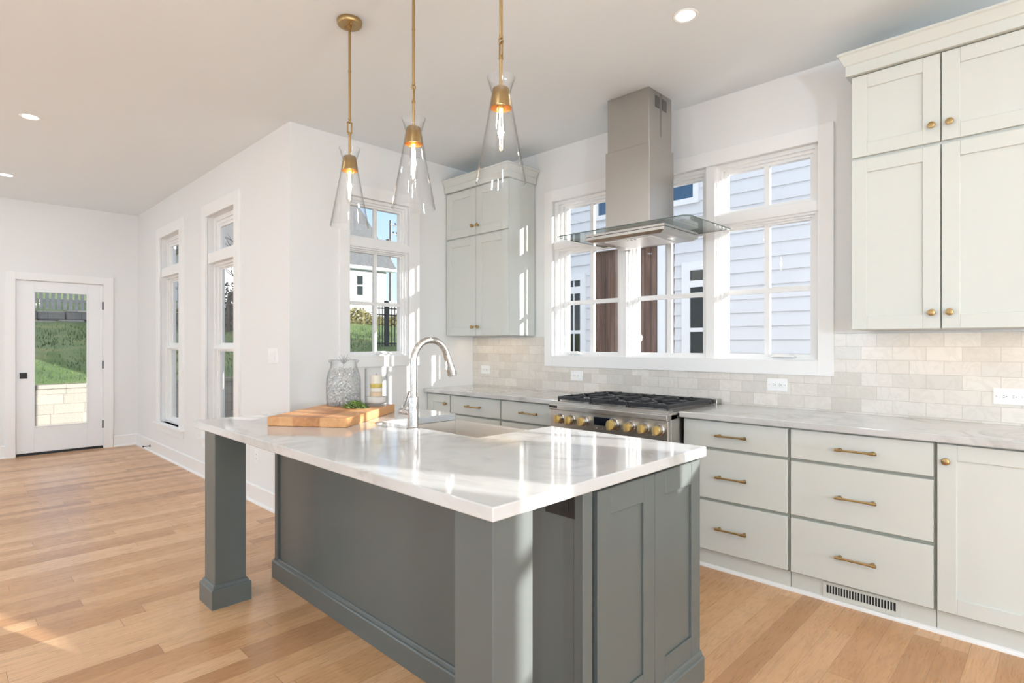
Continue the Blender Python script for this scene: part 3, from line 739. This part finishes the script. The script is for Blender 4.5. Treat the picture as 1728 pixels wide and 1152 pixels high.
# ---------------------------------------------------------------- chopping board and what stands on it
bc = Vector((-2.826, 1.535, .9125)); ang = math.atan2(.239, .337)
bm = BM(); box(bm, -.206, .206, -.326, .326, 0, .045)
o = obj('chopping_board', bm, M['board'], bevel=.004); o.location = bc; o.rotation_euler = (0, 0, ang)
tag(o, 'thick wooden chopping board lying askew on the island worktop', 'chopping board')
ZBD = .958
jx, jy = -3.032, 1.690
t = thing('glass_jar', 'clear wide glass jar full of tiny beads at back of chopping board', 'jar', (jx, jy, ZBD))
bm = BM(); out = [(0, .0), (.094, .0), (.099, .006), (.100, .03), (.100, .135), (.097, .165), (.086, .200), (.077, .225), (.075, .240), (.079, .248), (.086, .254), (.086, .262), (.079, .265)]
inn = [(.073, .262), (.071, .240), (.073, .224), (.082, .199), (.093, .164), (.096, .134), (.096, .03), (.094, .010), (0, .008)]
lathe(bm, [(r, ZBD + h) for r, h in out + inn], 40, (jx, jy, 0)); obj('jar_body', bm, M['jar'], t, smooth=True)
rnd = random.Random(3)
bm = BM()
def bead(bm, c, r):
    v = [bm.verts.new((c[0] + r * a, c[1] + r * b, c[2] + r * d)) for a, b, d in ((1, 0, 0), (-1, 0, 0), (0, 1, 0), (0, -1, 0), (0, 0, 1), (0, 0, -1))]
    for i, j, k in ((0, 2, 4), (2, 1, 4), (1, 3, 4), (3, 0, 4), (2, 0, 5), (1, 2, 5), (3, 1, 5), (0, 3, 5)): bm.faces.new((v[i], v[j], v[k]))
for k in range(1500):
    h = rnd.uniform(.013, .222); rmax = (.0915 if h < .135 else .0915 - (h - .135) * .27); a = rnd.uniform(0, 2 * PI); q = rmax * math.sqrt(rnd.uniform(.35, 1))
    bead(bm, (jx + q * math.cos(a), jy + q * math.sin(a), ZBD + h), rnd.uniform(.004, .0075))
tag(obj('bead', bm, M['bead'], recalc=True), 'tiny translucent beads filling the glass jar', 'beads', kind='stuff')
bm = BM(); sc = Vector((jx, jy, ZBD + .262))
for k in range(12):
    a = k * 2.4; el = .2 + .9 * ((k * 5) % 7) / 7; dv = Vector((math.cos(a) * math.cos(el), math.sin(a) * math.cos(el), math.sin(el)))
    tube(bm, [sc - Vector((0, 0, .02)), sc + dv * .042], [.0030, .0010], 5)
tube(bm, [sc - Vector((0, 0, .045)), sc], .002, 5)
M['star'] = plain('frosted_star', (.50, .50, .52, 1), .15, var=.2, scale=80)
tag(obj('star_ornament', bm, M['star']), 'spiky clear star ornament poking out of the bead jar', 'ornament')

hx, hy = -2.868, 1.806
bm = BM(); lathe(bm, [(r, ZBD + h) for r, h in [(0, 0), (.062, 0), (.0655, .004), (.0655, .216), (.0630, .2175), (.0618, .215), (.0618, .012), (0, .010)]], 40, (hx, hy, 0))
tag(obj('candle_cylinder', bm, M['jar'], smooth=True), 'straight clear glass cylinder holding a layered candle, on chopping board', 'candle holder')
bm = BM(); lathe(bm, [(r, ZBD + h) for r, h in [(0, .0125), (.05, .0125), (.0605, .022), (.0608, .050), (.05, .0535), (.037, .0535), (0, .0535)]], 36, (hx, hy, 0))
tag(obj('sand', bm, M['sand'], smooth=True), 'pale sand filling the bottom of the candle cylinder', 'sand', kind='stuff')
t = thing('layered_candle', 'cream pillar candle with a gold band inside the glass cylinder', 'candle', (hx, hy, ZBD + .0545))
for nm, z0, z1, mt in (('tan_layer', .0545, .080, 'waxtan'), ('cream_layer', .080, .104, 'wax'), ('gold_band', .104, .128, 'waxgold'), ('cream_layer', .128, .176, 'wax')):
    bm = BM(); lathe(bm, [(0, ZBD + z0), (.0350, ZBD + z0), (.0352, ZBD + z1 - .001), (0, ZBD + z1 - .001)], 32, (hx, hy, 0)); obj(nm, bm, M[mt], t, smooth=True)
bm = BM(); tube(bm, [(hx, hy, ZBD + .175), (hx + .002, hy, ZBD + .186)], .0012, 6); obj('wick', bm, M['slot'], t)

t = thing('evergreen_sprig', 'small green evergreen sprig lying in front of jar and candle', 'sprig', (-2.838, 1.655, ZBD))
rnd = random.Random(11)
for mt, nm, n in (('sprig', 'needles', 420), ('sprigdark', 'dark_needles', 200)):
    bm = BM()
    for k in range(n):
        a = rnd.uniform(0, 2 * PI); q = min(abs(rnd.gauss(0, .032)), .062); bx_, by_ = -2.838 + q * math.cos(a) * 1.25, 1.655 + q * math.sin(a) * .8
        if nm == 'dark_needles': bx_ -= .012; by_ += .018
        z = ZBD + .003 + max(0, .034 - q * .55) * rnd.random()
        b2 = a + rnd.gauss(0, .7); L = rnd.uniform(.014, .028); up = rnd.uniform(-.1, .75)
        p1 = (bx_ + L * math.cos(b2), by_ + L * math.sin(b2), max(ZBD + .002, z + L * up))
        tube(bm, [(bx_, by_, z), p1], [.0016, .0006], 4)
    obj(nm, bm, M[mt], t)
bm = BM(); tube(bm, [(-2.90, 1.69, ZBD + .006), (-2.84, 1.655, ZBD + .012), (-2.78, 1.63, ZBD + .006)], .003, 6); obj('stem', bm, M['bark'], t)

# ---------------------------------------------------------------- pendants
PY = 1.515
t = thing('pendant_light', 'farthest of the three clear glass pendants, over the chopping board', 'pendant lamp', (-2.658, PY, CEIL), 'pendants over the island')
def pz(h): return h
bm = BM(); lathe(bm, [(0, CEIL), (.062, CEIL), (.064, CEIL - .006), (.062, CEIL - .022), (.058, CEIL - .026), (.010, CEIL - .027), (.010, CEIL - .045), (0, CEIL - .045)], 36, (-2.658, PY, 0)); cp = obj('ceiling_canopy', bm, M['brass'], t, smooth=True)
for s in (-1, 1):
    bm = BM(); lathe(bm, [(0, 0), (.005, 0), (.005, -.010), (0, -.011)], 10, (-2.658 + s * .030, PY - .01, CEIL - .0265)); obj('cap_nut', bm, M['brass'], cp, smooth=True)
bm = BM(); tube(bm, [(-2.658, PY, CEIL - .04), (-2.658, PY, 2.488)], .0065, 14); tube(bm, [(-2.658, PY, 2.725), (-2.658, PY, 2.735)], .0078, 14); obj('rod', bm, M['brass'], t, smooth=True)
bm = BM()
lathe(bm, [(0, 2.488), (.008, 2.488), (.008, 2.478), (0, 2.477)], 14, (-2.658, PY, 0))
tube(bm, [(-2.658 + .009 * math.cos(a), PY, 2.470 + .010 * math.sin(a)) for a in [2 * PI * k / 16 for k in range(16)]], .0028, 8, closed=True)
for s in (-1, 1): box(bm, -2.6605, -2.6555, PY + s * .011 - .003, PY + s * .011 + .003, 2.412, 2.466)
box(bm, -2.6605, -2.6555, PY - .014, PY + .014, 2.461, 2.467); box(bm, -2.6605, -2.6555, PY - .014, PY + .014, 2.409, 2.415)
lathe(bm, [(0, 2.411), (.008, 2.411), (.009, 2.400), (0, 2.400)], 14, (-2.658, PY, 0))
obj('swivel_link', bm, M['brass'], t)
bm = BM(); tube(bm, [(-2.658, PY, 2.402), (-2.658, PY, 2.285)], .0065, 14); obj('stem', bm, M['brass'], t, smooth=True)
bm = BM(); lathe(bm, [(0, 2.289), (.029, 2.289), (.032, 2.285), (.0425, 2.213), (.0415, 2.2125), (.030, 2.280), (0, 2.281)], 36, (-2.658, PY, 0)); cup = obj('socket_cup', bm, M['brass'], t, smooth=True)
bm = BM(); lathe(bm, [(.0412, 2.214), (.0297, 2.2795), (0, 2.2803), (0, 2.2797), (.0290, 2.2785), (.0405, 2.214), (.0412, 2.214)], 32, (-2.658, PY, 0)); obj('cup_lining', bm, M['brass_in'], cup, smooth=True)
bm = BM(); lathe(bm, [(.0550, 2.330), (.0465, 2.306), (.0355, 2.268), (.0370, 2.258), (.060, 2.130), (.0985, 1.925), (.0960, 1.9245), (.0575, 2.130), (.0345, 2.259), (.0335, 2.268), (.0445, 2.306), (.0530, 2.330), (.0550, 2.330)], 48, (-2.658, PY, 0))
obj('glass_shade', bm, M['shade'], t, smooth=True)
bm = BM(); lathe(bm, [(0, 2.281), (.013, 2.281), (.013, 2.235), (0, 2.234)], 18, (-2.658, PY, 0)); sk = obj('lamp_socket', bm, M['plastic'], t, smooth=True)
bm = BM(); lathe(bm, [(.0125, 2.236), (.0155, 2.222), (.016, 2.10), (.0145, 2.065), (.008, 2.048), (0, 2.044)], 22, (-2.658, PY, 0)); bl = obj('bulb', bm, M['shade'], t, smooth=True)
bm = BM()
for k in range(4):
    a = k * PI / 2 + .4; tube(bm, [(-2.658 + .0045 * math.cos(a), PY + .0045 * math.sin(a), 2.212), (-2.658 + .0085 * math.cos(a), PY + .0085 * math.sin(a), 2.14), (-2.658 + .0045 * math.cos(a), PY + .0045 * math.sin(a), 2.072)], .0011, 6)
obj('filament', bm, M['filament'], bl)
pend = [t, dup(t, (-2.099, PY, CEIL), .7, 'middle one of the three clear glass pendants, its canopy out of frame'), dup(t, (-1.538, PY, CEIL), 1.25, 'nearest clear glass pendant, hanging before the corner wall cabinet')]
for p_ in pend:
    l = bpy.data.lights.new('bulb_glow', 'POINT'); l.energy = 1.5; l.color = (1, .90, .76); l.shadow_soft_size = .012
    o = bpy.data.objects.new('bulb_glow', l); C.objects.link(o); o.location = (p_.location.x, p_.location.y, 2.14)

# ---------------------------------------------------------------- recessed cans
t = thing('recessed_light', 'round recessed ceiling light above the right end of the range', 'ceiling light', (-1.387, 2.690, CEIL), 'recessed ceiling lights')
bm = BM(); lathe(bm, [(.046, CEIL - .002), (.060, CEIL - .005), (.064, CEIL - .003), (.064, CEIL - .0005), (.046, CEIL - .0005)], 36, (-1.387, 2.69, 0)); obj('trim_ring', bm, M['plastic'], t, smooth=True)
bm = BM(); lathe(bm, [(0, CEIL - .003), (.047, CEIL - .003), (.047, CEIL - .001), (0, CEIL - .001)], 36, (-1.387, 2.69, 0)); obj('lens', bm, M['lens'], t)
dup(t, (-5.471, .506, CEIL), 0, 'recessed ceiling light over the open floor, nearer the island of two')
dup(t, (-7.520, .516, CEIL), 0, 'recessed ceiling light nearest the glazed garden door')
for x, y in ((-1.387, 2.690), (-5.471, .506), (-7.520, .516)):
    area('can_lamp', (x, y, CEIL - .012), .09, .09, CAN_POWER * (.7 if x > -2 else 1), CAN_COL, shape='DISK')

# ---------------------------------------------------------------- outlets and switches
def outlet(name, label, wdt, hgt, plate, dark, group=None):
    """horizontal duplex socket facing -y, built at the room origin"""
    t = thing(name, label, 'electrical outlet', (0, 0, 0), group)
    bm = BM(); box(bm, -wdt / 2, wdt / 2, -.005, 0, -hgt / 2, hgt / 2); pl = obj('cover_plate', bm, plate, t, bevel=.002)
    bm = BM(); box(bm, -.034, .034, -.0075, -.0045, -.0165, .0165); obj('socket_face', bm, plate, pl, bevel=.001, seg=1)
    bm = BM()
    for s in (-1, 1):
        box(bm, s * .018 - .006, s * .018 + .002, -.0080, -.0073, .004, .0058); box(bm, s * .018 - .006, s * .018 + .002, -.0080, -.0073, -.0058, -.004)
        lathe(bm, [(0, .0073), (.0024, .0073), (.0024, .0080), (0, .0080)], 10, (s * .018 + .008, 0, 0), '-y')
    obj('socket_slots', bm, dark, pl)
    bm = BM()
    for s in (-1, 1): lathe(bm, [(0, .0045), (.0028, .0045), (.0025, .006), (0, .006)], 10, (s * .0485, 0, 0), '-y')
    obj('screw', bm, M['nickel'] if plate is M['plastic'] else plate, pl)
    return t
o1 = outlet('outlet', 'white outlet on the tile under the right window sash', .122, .080, M['plastic'], M['slot'])
o1.location = (-1.300, YK - .0102, 1.057)
dup(o1, (-.197, YK - .0102, 1.054), 0, 'white outlet on the tile under the right wall cabinet')
o2 = dup(o1, (-2.892, YK - .0102, 1.052), 0, 'white outlet on the tile just left of the range')
o3 = dup(o1, (-3.998, YK - .0102, 1.068), 0, 'white outlet on the tile in the far kitchen corner')
ob = outlet('outlet', 'black outlet on the island panel under the worktop overhang', .118, .074, M['black'], M['slot'])
ob.location = (-1.118, by0 - .0002, .822)
t = thing('outlet', 'white upright outlet low on wall behind the island post', 'electrical outlet', (-4.80, YL, .381))
bm = BM(); box(bm, -4.835, -4.765, YL - .005, YL, .324, .438); pl = obj('cover_plate', bm, M['plastic'], t, bevel=.002)
bm = BM(); box(bm, -4.8165, -4.7835, YL - .0075, YL - .0045, .347, .415); obj('socket_face', bm, M['trim'], pl, bevel=.001, seg=1)
bm = BM()
for z in (.363, .399):
    for s in (-1, 1): box(bm, -4.80 + s * .005 - .001, -4.80 + s * .005 + .001, YL - .008, YL - .0073, z - .004, z + .004)
obj('socket_slots', bm, M['slot'], pl)
t = thing('light_switch', 'white switch plate with three rockers on the wall left of corner', 'light switch', (-4.478, YL, 1.22))
bm = BM(); box(bm, -4.567, -4.389, YL - .005, YL, 1.160, 1.280); pl = obj('cover_plate', bm, M['plastic'], t, bevel=.002)
for k in range(3):
    x = -4.478 + (k - 1) * .047; bm = BM(); box(bm, x - .0165, x + .0165, YL - .0085, YL - .0045, 1.186, 1.254); obj('rocker', bm, M['trim'], pl, bevel=.0015, seg=1)
# door stop on the baseboard
t = thing('door_stop', 'small black door stop on the baseboard by the garden door', 'door stop', (-8.03, YL - .016, .066))
bm = BM(); tube(bm, [(-8.03, YL - .016, .066), (-8.03, YL - .085, .066)], .005, 10); obj('rod', bm, M['black'], t, smooth=True)
bm = BM(); lathe(bm, [(0, 0), (.013, 0), (.013, .006), (0, .006)], 14, (-8.03, YL - .016, .066), '-y'); obj('flange', bm, M['black'], t, smooth=True)
bm = BM(); lathe(bm, [(0, 0), (.010, 0), (.010, .014), (0, .016)], 14, (-8.03, YL - .082, .066), '-y'); obj('rubber_tip', bm, M['black'], t, smooth=True)

# ================================================================ outdoors
# ground: level beside the house, rising to the west behind the block wall
bm = BM(); box(bm, -11.5, 14, -14, 40, -.6, -.35); struct('ground', bm, M['gravel'])
def gz(x): return .655 + (-11.5 - x) * .147
bm = BM(); v = {}
NX, NY = 26, 26
for i in range(NX + 1):
    for j in range(NY + 1):
        x = -11.62 - i * 2.3; y = -12 + j * 2.6
        v[i, j] = bm.verts.new((x, y, min(gz(x), 4.2) + (0 if i == 0 else .05 * math.sin(x * 1.3 + y * .9))))
for i in range(NX):
    for j in range(NY): bm.faces.new((v[i, j], v[i + 1, j], v[i + 1, j + 1], v[i, j + 1]))
struct('ground', bm, M['grass'], recalc=False)
bm = BM(); rnd = random.Random(5)
for k in range(9000):
    x = rnd.uniform(-21.5, -11.7); y = rnd.uniform(.4, 12.5); z = gz(x) - .02; h = rnd.uniform(.05, .12); a = rnd.uniform(0, PI); q = .012
    lx, ly = rnd.uniform(-.04, .04), rnd.uniform(-.04, .04)
    p = [bm.verts.new((x - q * math.cos(a), y - q * math.sin(a), z)), bm.verts.new((x + q * math.cos(a), y + q * math.sin(a), z)), bm.verts.new((x + lx, y + ly, z + h))]
    bm.faces.new(p)
tag(obj('grass', bm, M['grass'], recalc=False), 'short green lawn grass on the slope beyond the garden door', 'grass', kind='stuff')
bm = BM(); box(bm, -11.80, -11.5, -12, 30, -.4, .668); box(bm, -11.82, -11.47, -12, 30, .60, .672)
tag(obj('retaining_wall', bm, M['block'], bevel=.01, seg=1), 'pale concrete block retaining wall outside the garden door', 'wall')
bm = BM(); rnd = random.Random(4)
for k in range(26):
    y = -5 + k * .62; box(bm, -20.4 + rnd.uniform(-.08, .08), -19.9, y, y + .60, 1.4, 1.98 + rnd.uniform(-.06, .06)); box(bm, -20.6 + rnd.uniform(-.08, .08), -20.1, y + .2, y + .80, 1.98, 2.26 + rnd.uniform(-.03, .05))
tag(obj('stone_wall', bm, M['stone'], bevel=.04, seg=1), 'rough grey stone wall at the top of the grass slope', 'wall')

def picket_fence(label, p0, p1, z0, z1, pitch, wd):
    p0, p1 = Vector(p0), Vector(p1); L = (p1 - p0).length; d = (p1 - p0).normalized(); n = Vector((-d.y, d.x))
    t = thing('picket_fence', label, 'fence', ((p0.x + p1.x) / 2, (p0.y + p1.y) / 2, z0))
    def bb(bm, s0, s1, o0, o1, za, zb):
        v = [bm.verts.new((p0.x + d.x * s + n.x * o, p0.y + d.y * s + n.y * o, z)) for s in (s0, s1) for o in (o0, o1) for z in (za, zb)]
        for f in ((0, 1, 3, 2), (4, 6, 7, 5), (0, 4, 5, 1), (2, 3, 7, 6), (0, 2, 6, 4), (1, 5, 7, 3)): bm.faces.new([v[i] for i in f])
    bm = BM(); k = 0
    while k * pitch < L: bb(bm, k * pitch, k * pitch + wd, 0, .02, z0 + .05, z1 - .03 * ((k * 7) % 3) / 3); k += 1
    obj('pickets', bm, M['picket'], t)
    for h in (.25, .78):
        bm = BM(); bb(bm, 0, L, .02, .06, z0 + (z1 - z0) * h, z0 + (z1 - z0) * h + .08); obj('rail', bm, M['picket'], t)
picket_fence('weathered white picket fence on top of the grey stone wall', (-20.9, -3), (-20.9, 6.5), 2.26, 3.35, .135, .085)
picket_fence('white picket fence in front of the white house, seen through small window', (-22.8, 9), (-22.8, 19), 2.3, 3.35, .16, .10)
# black metal fence
fx0, fy0, fy1 = -15.3, 9.50, 14.6
t = thing('metal_fence', 'black metal picket fence outside the small kitchen window', 'fence', (fx0, (fy0 + fy1) / 2, gz(fx0)))
zb, ztp = gz(fx0) - .02, gz(fx0) + 1.32
for h in (.12, 1.02, 1.22):
    bm = BM(); box(bm, fx0 - .02, fx0 + .02, fy0, fy1, zb + h, zb + h + .035); obj('rail', bm, M['fenceblk'], t)
bm = BM(); y = fy0
while y < fy1: box(bm, fx0 - .011, fx0 + .011, y, y + .022, zb + .05, ztp); y += .115
obj('pickets', bm, M['fenceblk'], t)
for y in (fy0 + .50, fy0 + 2.6, fy0 + 4.4):
    bm = BM(); box(bm, fx0 - .05, fx0 + .05, y - .05, y + .05, zb - .1, ztp + .14); obj('post', bm, M['fenceblk'], t)
# hedge
M['hedge'] = plain('hedge_leaves', (.30, .27, .11, 1), .8, var=.75, scale=5)
bm = BM(); rnd = random.Random(8)
for k in range(3600):
    x = -21.9 + rnd.uniform(-.5, .5); y = rnd.uniform(9, 17); z = 2.0 + rnd.uniform(.0, .85) * (.75 + .25 * math.sin(y * 2.1)); s = rnd.uniform(.05, .11)
    u = Vector((rnd.gauss(0, 1), rnd.gauss(0, 1), rnd.gauss(0, 1))).normalized() * s; w_ = u.orthogonal().normalized() * s * .6
    c = Vector((x, y, z)); bm.faces.new([bm.verts.new(c - u), bm.verts.new(c + w_), bm.verts.new(c + u), bm.verts.new(c - w_)])
tag(obj('hedge', bm, M['hedge'], recalc=False), 'yellowing hedge in front of the white picket fence', 'hedge', kind='stuff')

def lap(bm, mp, a0, a1, z0, z1, pitch, out=.018):
    z = z0
    while z < z1 - 1e-4:
        zt = min(z + pitch, z1)
        q = [(a0, -out, z), (a1, -out, z), (a1, 0, zt), (a0, 0, zt), (a0, .1, z), (a1, .1, z), (a1, .1, zt), (a0, .1, zt)]
        v = [bm.verts.new(mp(*p)) for p in q]
        for f in ((0, 1, 2, 3), (4, 5, 6, 7), (0, 1, 5, 4), (3, 2, 6, 7), (0, 3, 7, 4), (1, 2, 6, 5)): bm.faces.new([v[i] for i in f])
        z = zt
def ext_win(parent, mp, a0, a1, z0, z1, fr=.09, rails=(), munt=(), glass='darkpane'):
    bm = BM(); ring(bm, mp, (a0, a1, z0, z1), (a0 + fr, a1 - fr, z0 + fr, z1 - fr), -.045, .03)
    for z in rails: boxm(bm, mp, a0 + fr, a1 - fr, -.035, .0, z[0], z[1])
    for a in munt: boxm(bm, mp, a - .012, a + .012, -.026, -.004, z0 + fr, z1 - fr)
    f = obj('window', bm, M['outtrim'], parent)
    bm = BM(); boxm(bm, mp, a0 + fr, a1 - fr, -.022, -.019, z0 + fr, z1 - fr); obj('pane', bm, M[glass], f)
# neighbour's white clapboard house, parallel to the kitchen wall
YN = 7.3; mN = lambda a, d, z: (a, YN + d, z)
M['skypane'] = plain('painted_sky_glass', (.05, .12, .22, 1), .04, spec=.8, var=.4, scale=8)  # blue sky reflection painted into the pane colour
t = thing('house', 'white clapboard house next door seen through the triple kitchen window', 'house', (-3, YN + 2, -.35))
bm = BM(); lap(bm, mN, -3.93, 1.6, -.35, 6.4, .1722); lap(bm, mN, -9.4, -5.33, -.35, 6.4, .1722); lap(bm, mN, -5.33, -3.93, 2.78, 6.4, .1722)
obj('siding', bm, M['siding'], t)
bm = BM(); box(bm, -9.4, 1.6, YN + .1, YN + 6, -.35, 6.4); obj('wall', bm, M['siding'], t)
bm = BM(); prism(bm, [(-9.9, YN - .5), (2.1, YN - .5), (2.1, YN + 6.5), (-9.9, YN + 6.5)], 6.4, 6.6); obj('roof', bm, M['roof'], t)
bm = BM(); boxm(bm, mN, -5.33, -4.19, .055, .095, -.3, 2.78); boxm(bm, mN, -4.07, -3.93, .055, .095, -.3, 2.78)
for k in range(14):
    a = -5.33 + k * .1; boxm(bm, mN, a + .004, min(a + .096, -3.935), .035, .06, -.3, 2.775)
obj('plank_panel', bm, M['plank'], t)
bm = BM(); boxm(bm, mN, -4.19, -4.07, -.02, .06, -.3, 2.78); obj('corner_board', bm, M['outtrim'], t)
bm = BM(); boxm(bm, mN, -5.40, -3.90, -.03, .06, 2.76, 2.80); obj('head_trim', bm, M['outtrim'], t)
ext_win(t, mN, -3.80, -3.20, .40, 2.44, .12, rails=((2.09, 2.18), (1.48, 1.535)))
ext_win(t, mN, -6.55, -5.46, .40, 2.44, .10, rails=((2.13, 2.24), (1.48, 1.535)), munt=(-5.70,))
ext_win(t, mN, -5.28, -4.72, 3.24, 3.62, .07, glass='skypane')
ext_win(t, mN, -4.05, -3.555, 3.24, 3.60, .08, glass='skypane')

def far_house(label, x, y0, y1, zg, ze, zr, depth, wins, hip):
    """white sided house whose long wall faces the kitchen (+x)"""
    mp = lambda a, d, z: (x - d, a, z)
    t = thing('house', label, 'house', (x - depth / 2, (y0 + y1) / 2, zg))
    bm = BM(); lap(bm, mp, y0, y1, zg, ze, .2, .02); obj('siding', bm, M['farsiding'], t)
    bm = BM(); box(bm, x - depth, x - .1, y0, y1, zg, ze); obj('wall', bm, M['siding'], t)
    o = .45; bm = BM()
    a = [bm.verts.new(p) for p in ((x + o, y0 - o, ze - .05), (x + o, y1 + o, ze - .05), (x - depth - o, y1 + o, ze - .05), (x - depth - o, y0 - o, ze - .05))]
    r = [bm.verts.new(p) for p in ((x - depth / 2, y0 + hip[0], zr), (x - depth / 2, y1 - hip[1], zr))]
    for f in ((a[0], a[1], r[1], r[0]), (a[2], a[3], r[0], r[1]), (a[1], a[2], r[1]), (a[3], a[0], r[0]), (a[0], a[3], a[2], a[1])): bm.faces.new(f)
    obj('roof', bm, M['roof'], t)
    bm = BM(); box(bm, x + .02, x + o + .03, y0 - o, y1 + o, ze - .17, ze - .03); obj('gutter', bm, M['outtrim'], t)
    for q in wins: ext_win(t, mp, *q, fr=.08, rails=(((q[2] + q[3]) / 2 - .03, (q[2] + q[3]) / 2 + .03),))
    return t
far_house('white house with grey roof beyond the fence, seen through small window', -27.5, 8.0, 17.95, 2.9, 5.55, 9.6, 5.0, ((16.0, 16.55, 3.9, 5.1), (12.8, 13.5, 3.9, 5.1)), (.3, .30))
far_house('blue-white house far up the slope beyond the left windows', -44, 8.0, 22, 4.0, 11.5, 14, 9.0, ((13.0, 14.0, 6.5, 8.0), (15.4, 16.3, 9.0, 10.6), (12.2, 13.1, 9.0, 10.6)), (3.5, 3.5))
t = thing('utility_pole', 'grey wooden utility pole against the blue sky above the roof', 'utility pole', (-39.3, 26.1, 3))
bm = BM(); tube(bm, [(-39.3, 26.1, 3), (-39.3, 26.1, 11.4)], [.13, .10], 10); obj('shaft', bm, M['pole'], t, smooth=True)
bm = BM(); box(bm, -39.36, -39.24, 26.1, 26.75, 10.25, 10.33); box(bm, -39.36, -39.24, 26.0, 26.6, 11.0, 11.07); obj('crossarm', bm, M['pole'], t)
bm = BM(); lathe(bm, [(0, 8.9), (.2, 8.9), (.2, 9.75), (0, 9.8)], 14, (-39.1, 25.75, 0)); obj('transformer', bm, M['slot'], t, smooth=True)
for y, z in ((26.55, 11.07), (26.35, 10.33), (26.7, 10.33)):
    bm = BM(); lathe(bm, [(0, z), (.05, z), (.07, z + .12), (0, z + .2)], 10, (-39.3, y, 0)); obj('insulator', bm, M['slot'], t)
bm = BM()
for z, y1 in ((11.15, 33), (10.5, 31)): tube(bm, [(-39.3, 26.6, z), (-42, (26.6 + y1) / 2, z - .5), (-44.5, y1, z - .2)], .02, 5)
obj('wire', bm, M['slot'], t)
# bare tree outside the left windows
def tree(label, x, y, z0, H, seed):
    rnd = random.Random(seed); bm = BM()
    def grow(p, d, L, r, lv):
        q = p + d * L; mid = (p + q) / 2 + Vector((rnd.gauss(0, 1), rnd.gauss(0, 1), rnd.gauss(0, .5))) * L * .06
        tube(bm, [p, mid, q], [r, r * .85, r * .7], 6 if lv < 3 else 4, caps=False)
        if lv == 5: return
        for k in range(3 if lv < 4 else 2):
            nd = (d + Vector((rnd.gauss(0, .5), rnd.gauss(0, .5), rnd.gauss(.12, .3)))).normalized(); grow(p + (q - p) * rnd.uniform(.55, 1), nd, L * rnd.uniform(.66, .86), r * .62, lv + 1)
    grow(Vector((x, y, z0)), Vector((0, 0, 1)), H, .055, 0)
    tag(obj('bare_tree', bm, M['bark'], recalc=False), label, 'tree')
tree('bare leafless tree outside the nearer tall left window', -18.4, 6.35, 1.6, 1.15, 2)
M['shrub'] = plain('dark_shrub_leaves', (.055, .075, .03, 1), .8, var=.8, scale=6)
bm = BM(); rnd = random.Random(21)
for k in range(2600):
    a = rnd.uniform(0, 2 * PI); q = math.sqrt(rnd.random()); x = -19.3 + .8 * q * math.cos(a); y = 6.75 + 1.6 * q * math.sin(a); z = 1.75 + rnd.random() * 1.5 * (1.1 - q * q * .7); sz = rnd.uniform(.04, .09)
    u = Vector((rnd.gauss(0, 1), rnd.gauss(0, 1), rnd.gauss(0, 1))).normalized() * sz; w_ = u.orthogonal().normalized() * sz * .6; c = Vector((x, y, z))
    bm.faces.new([bm.verts.new(c - u), bm.verts.new(c + w_), bm.verts.new(c + u), bm.verts.new(c - w_)])
tag(obj('shrub', bm, M['shrub'], recalc=False), 'dark leafy shrub below the bare tree outside the nearer tall window', 'shrub')
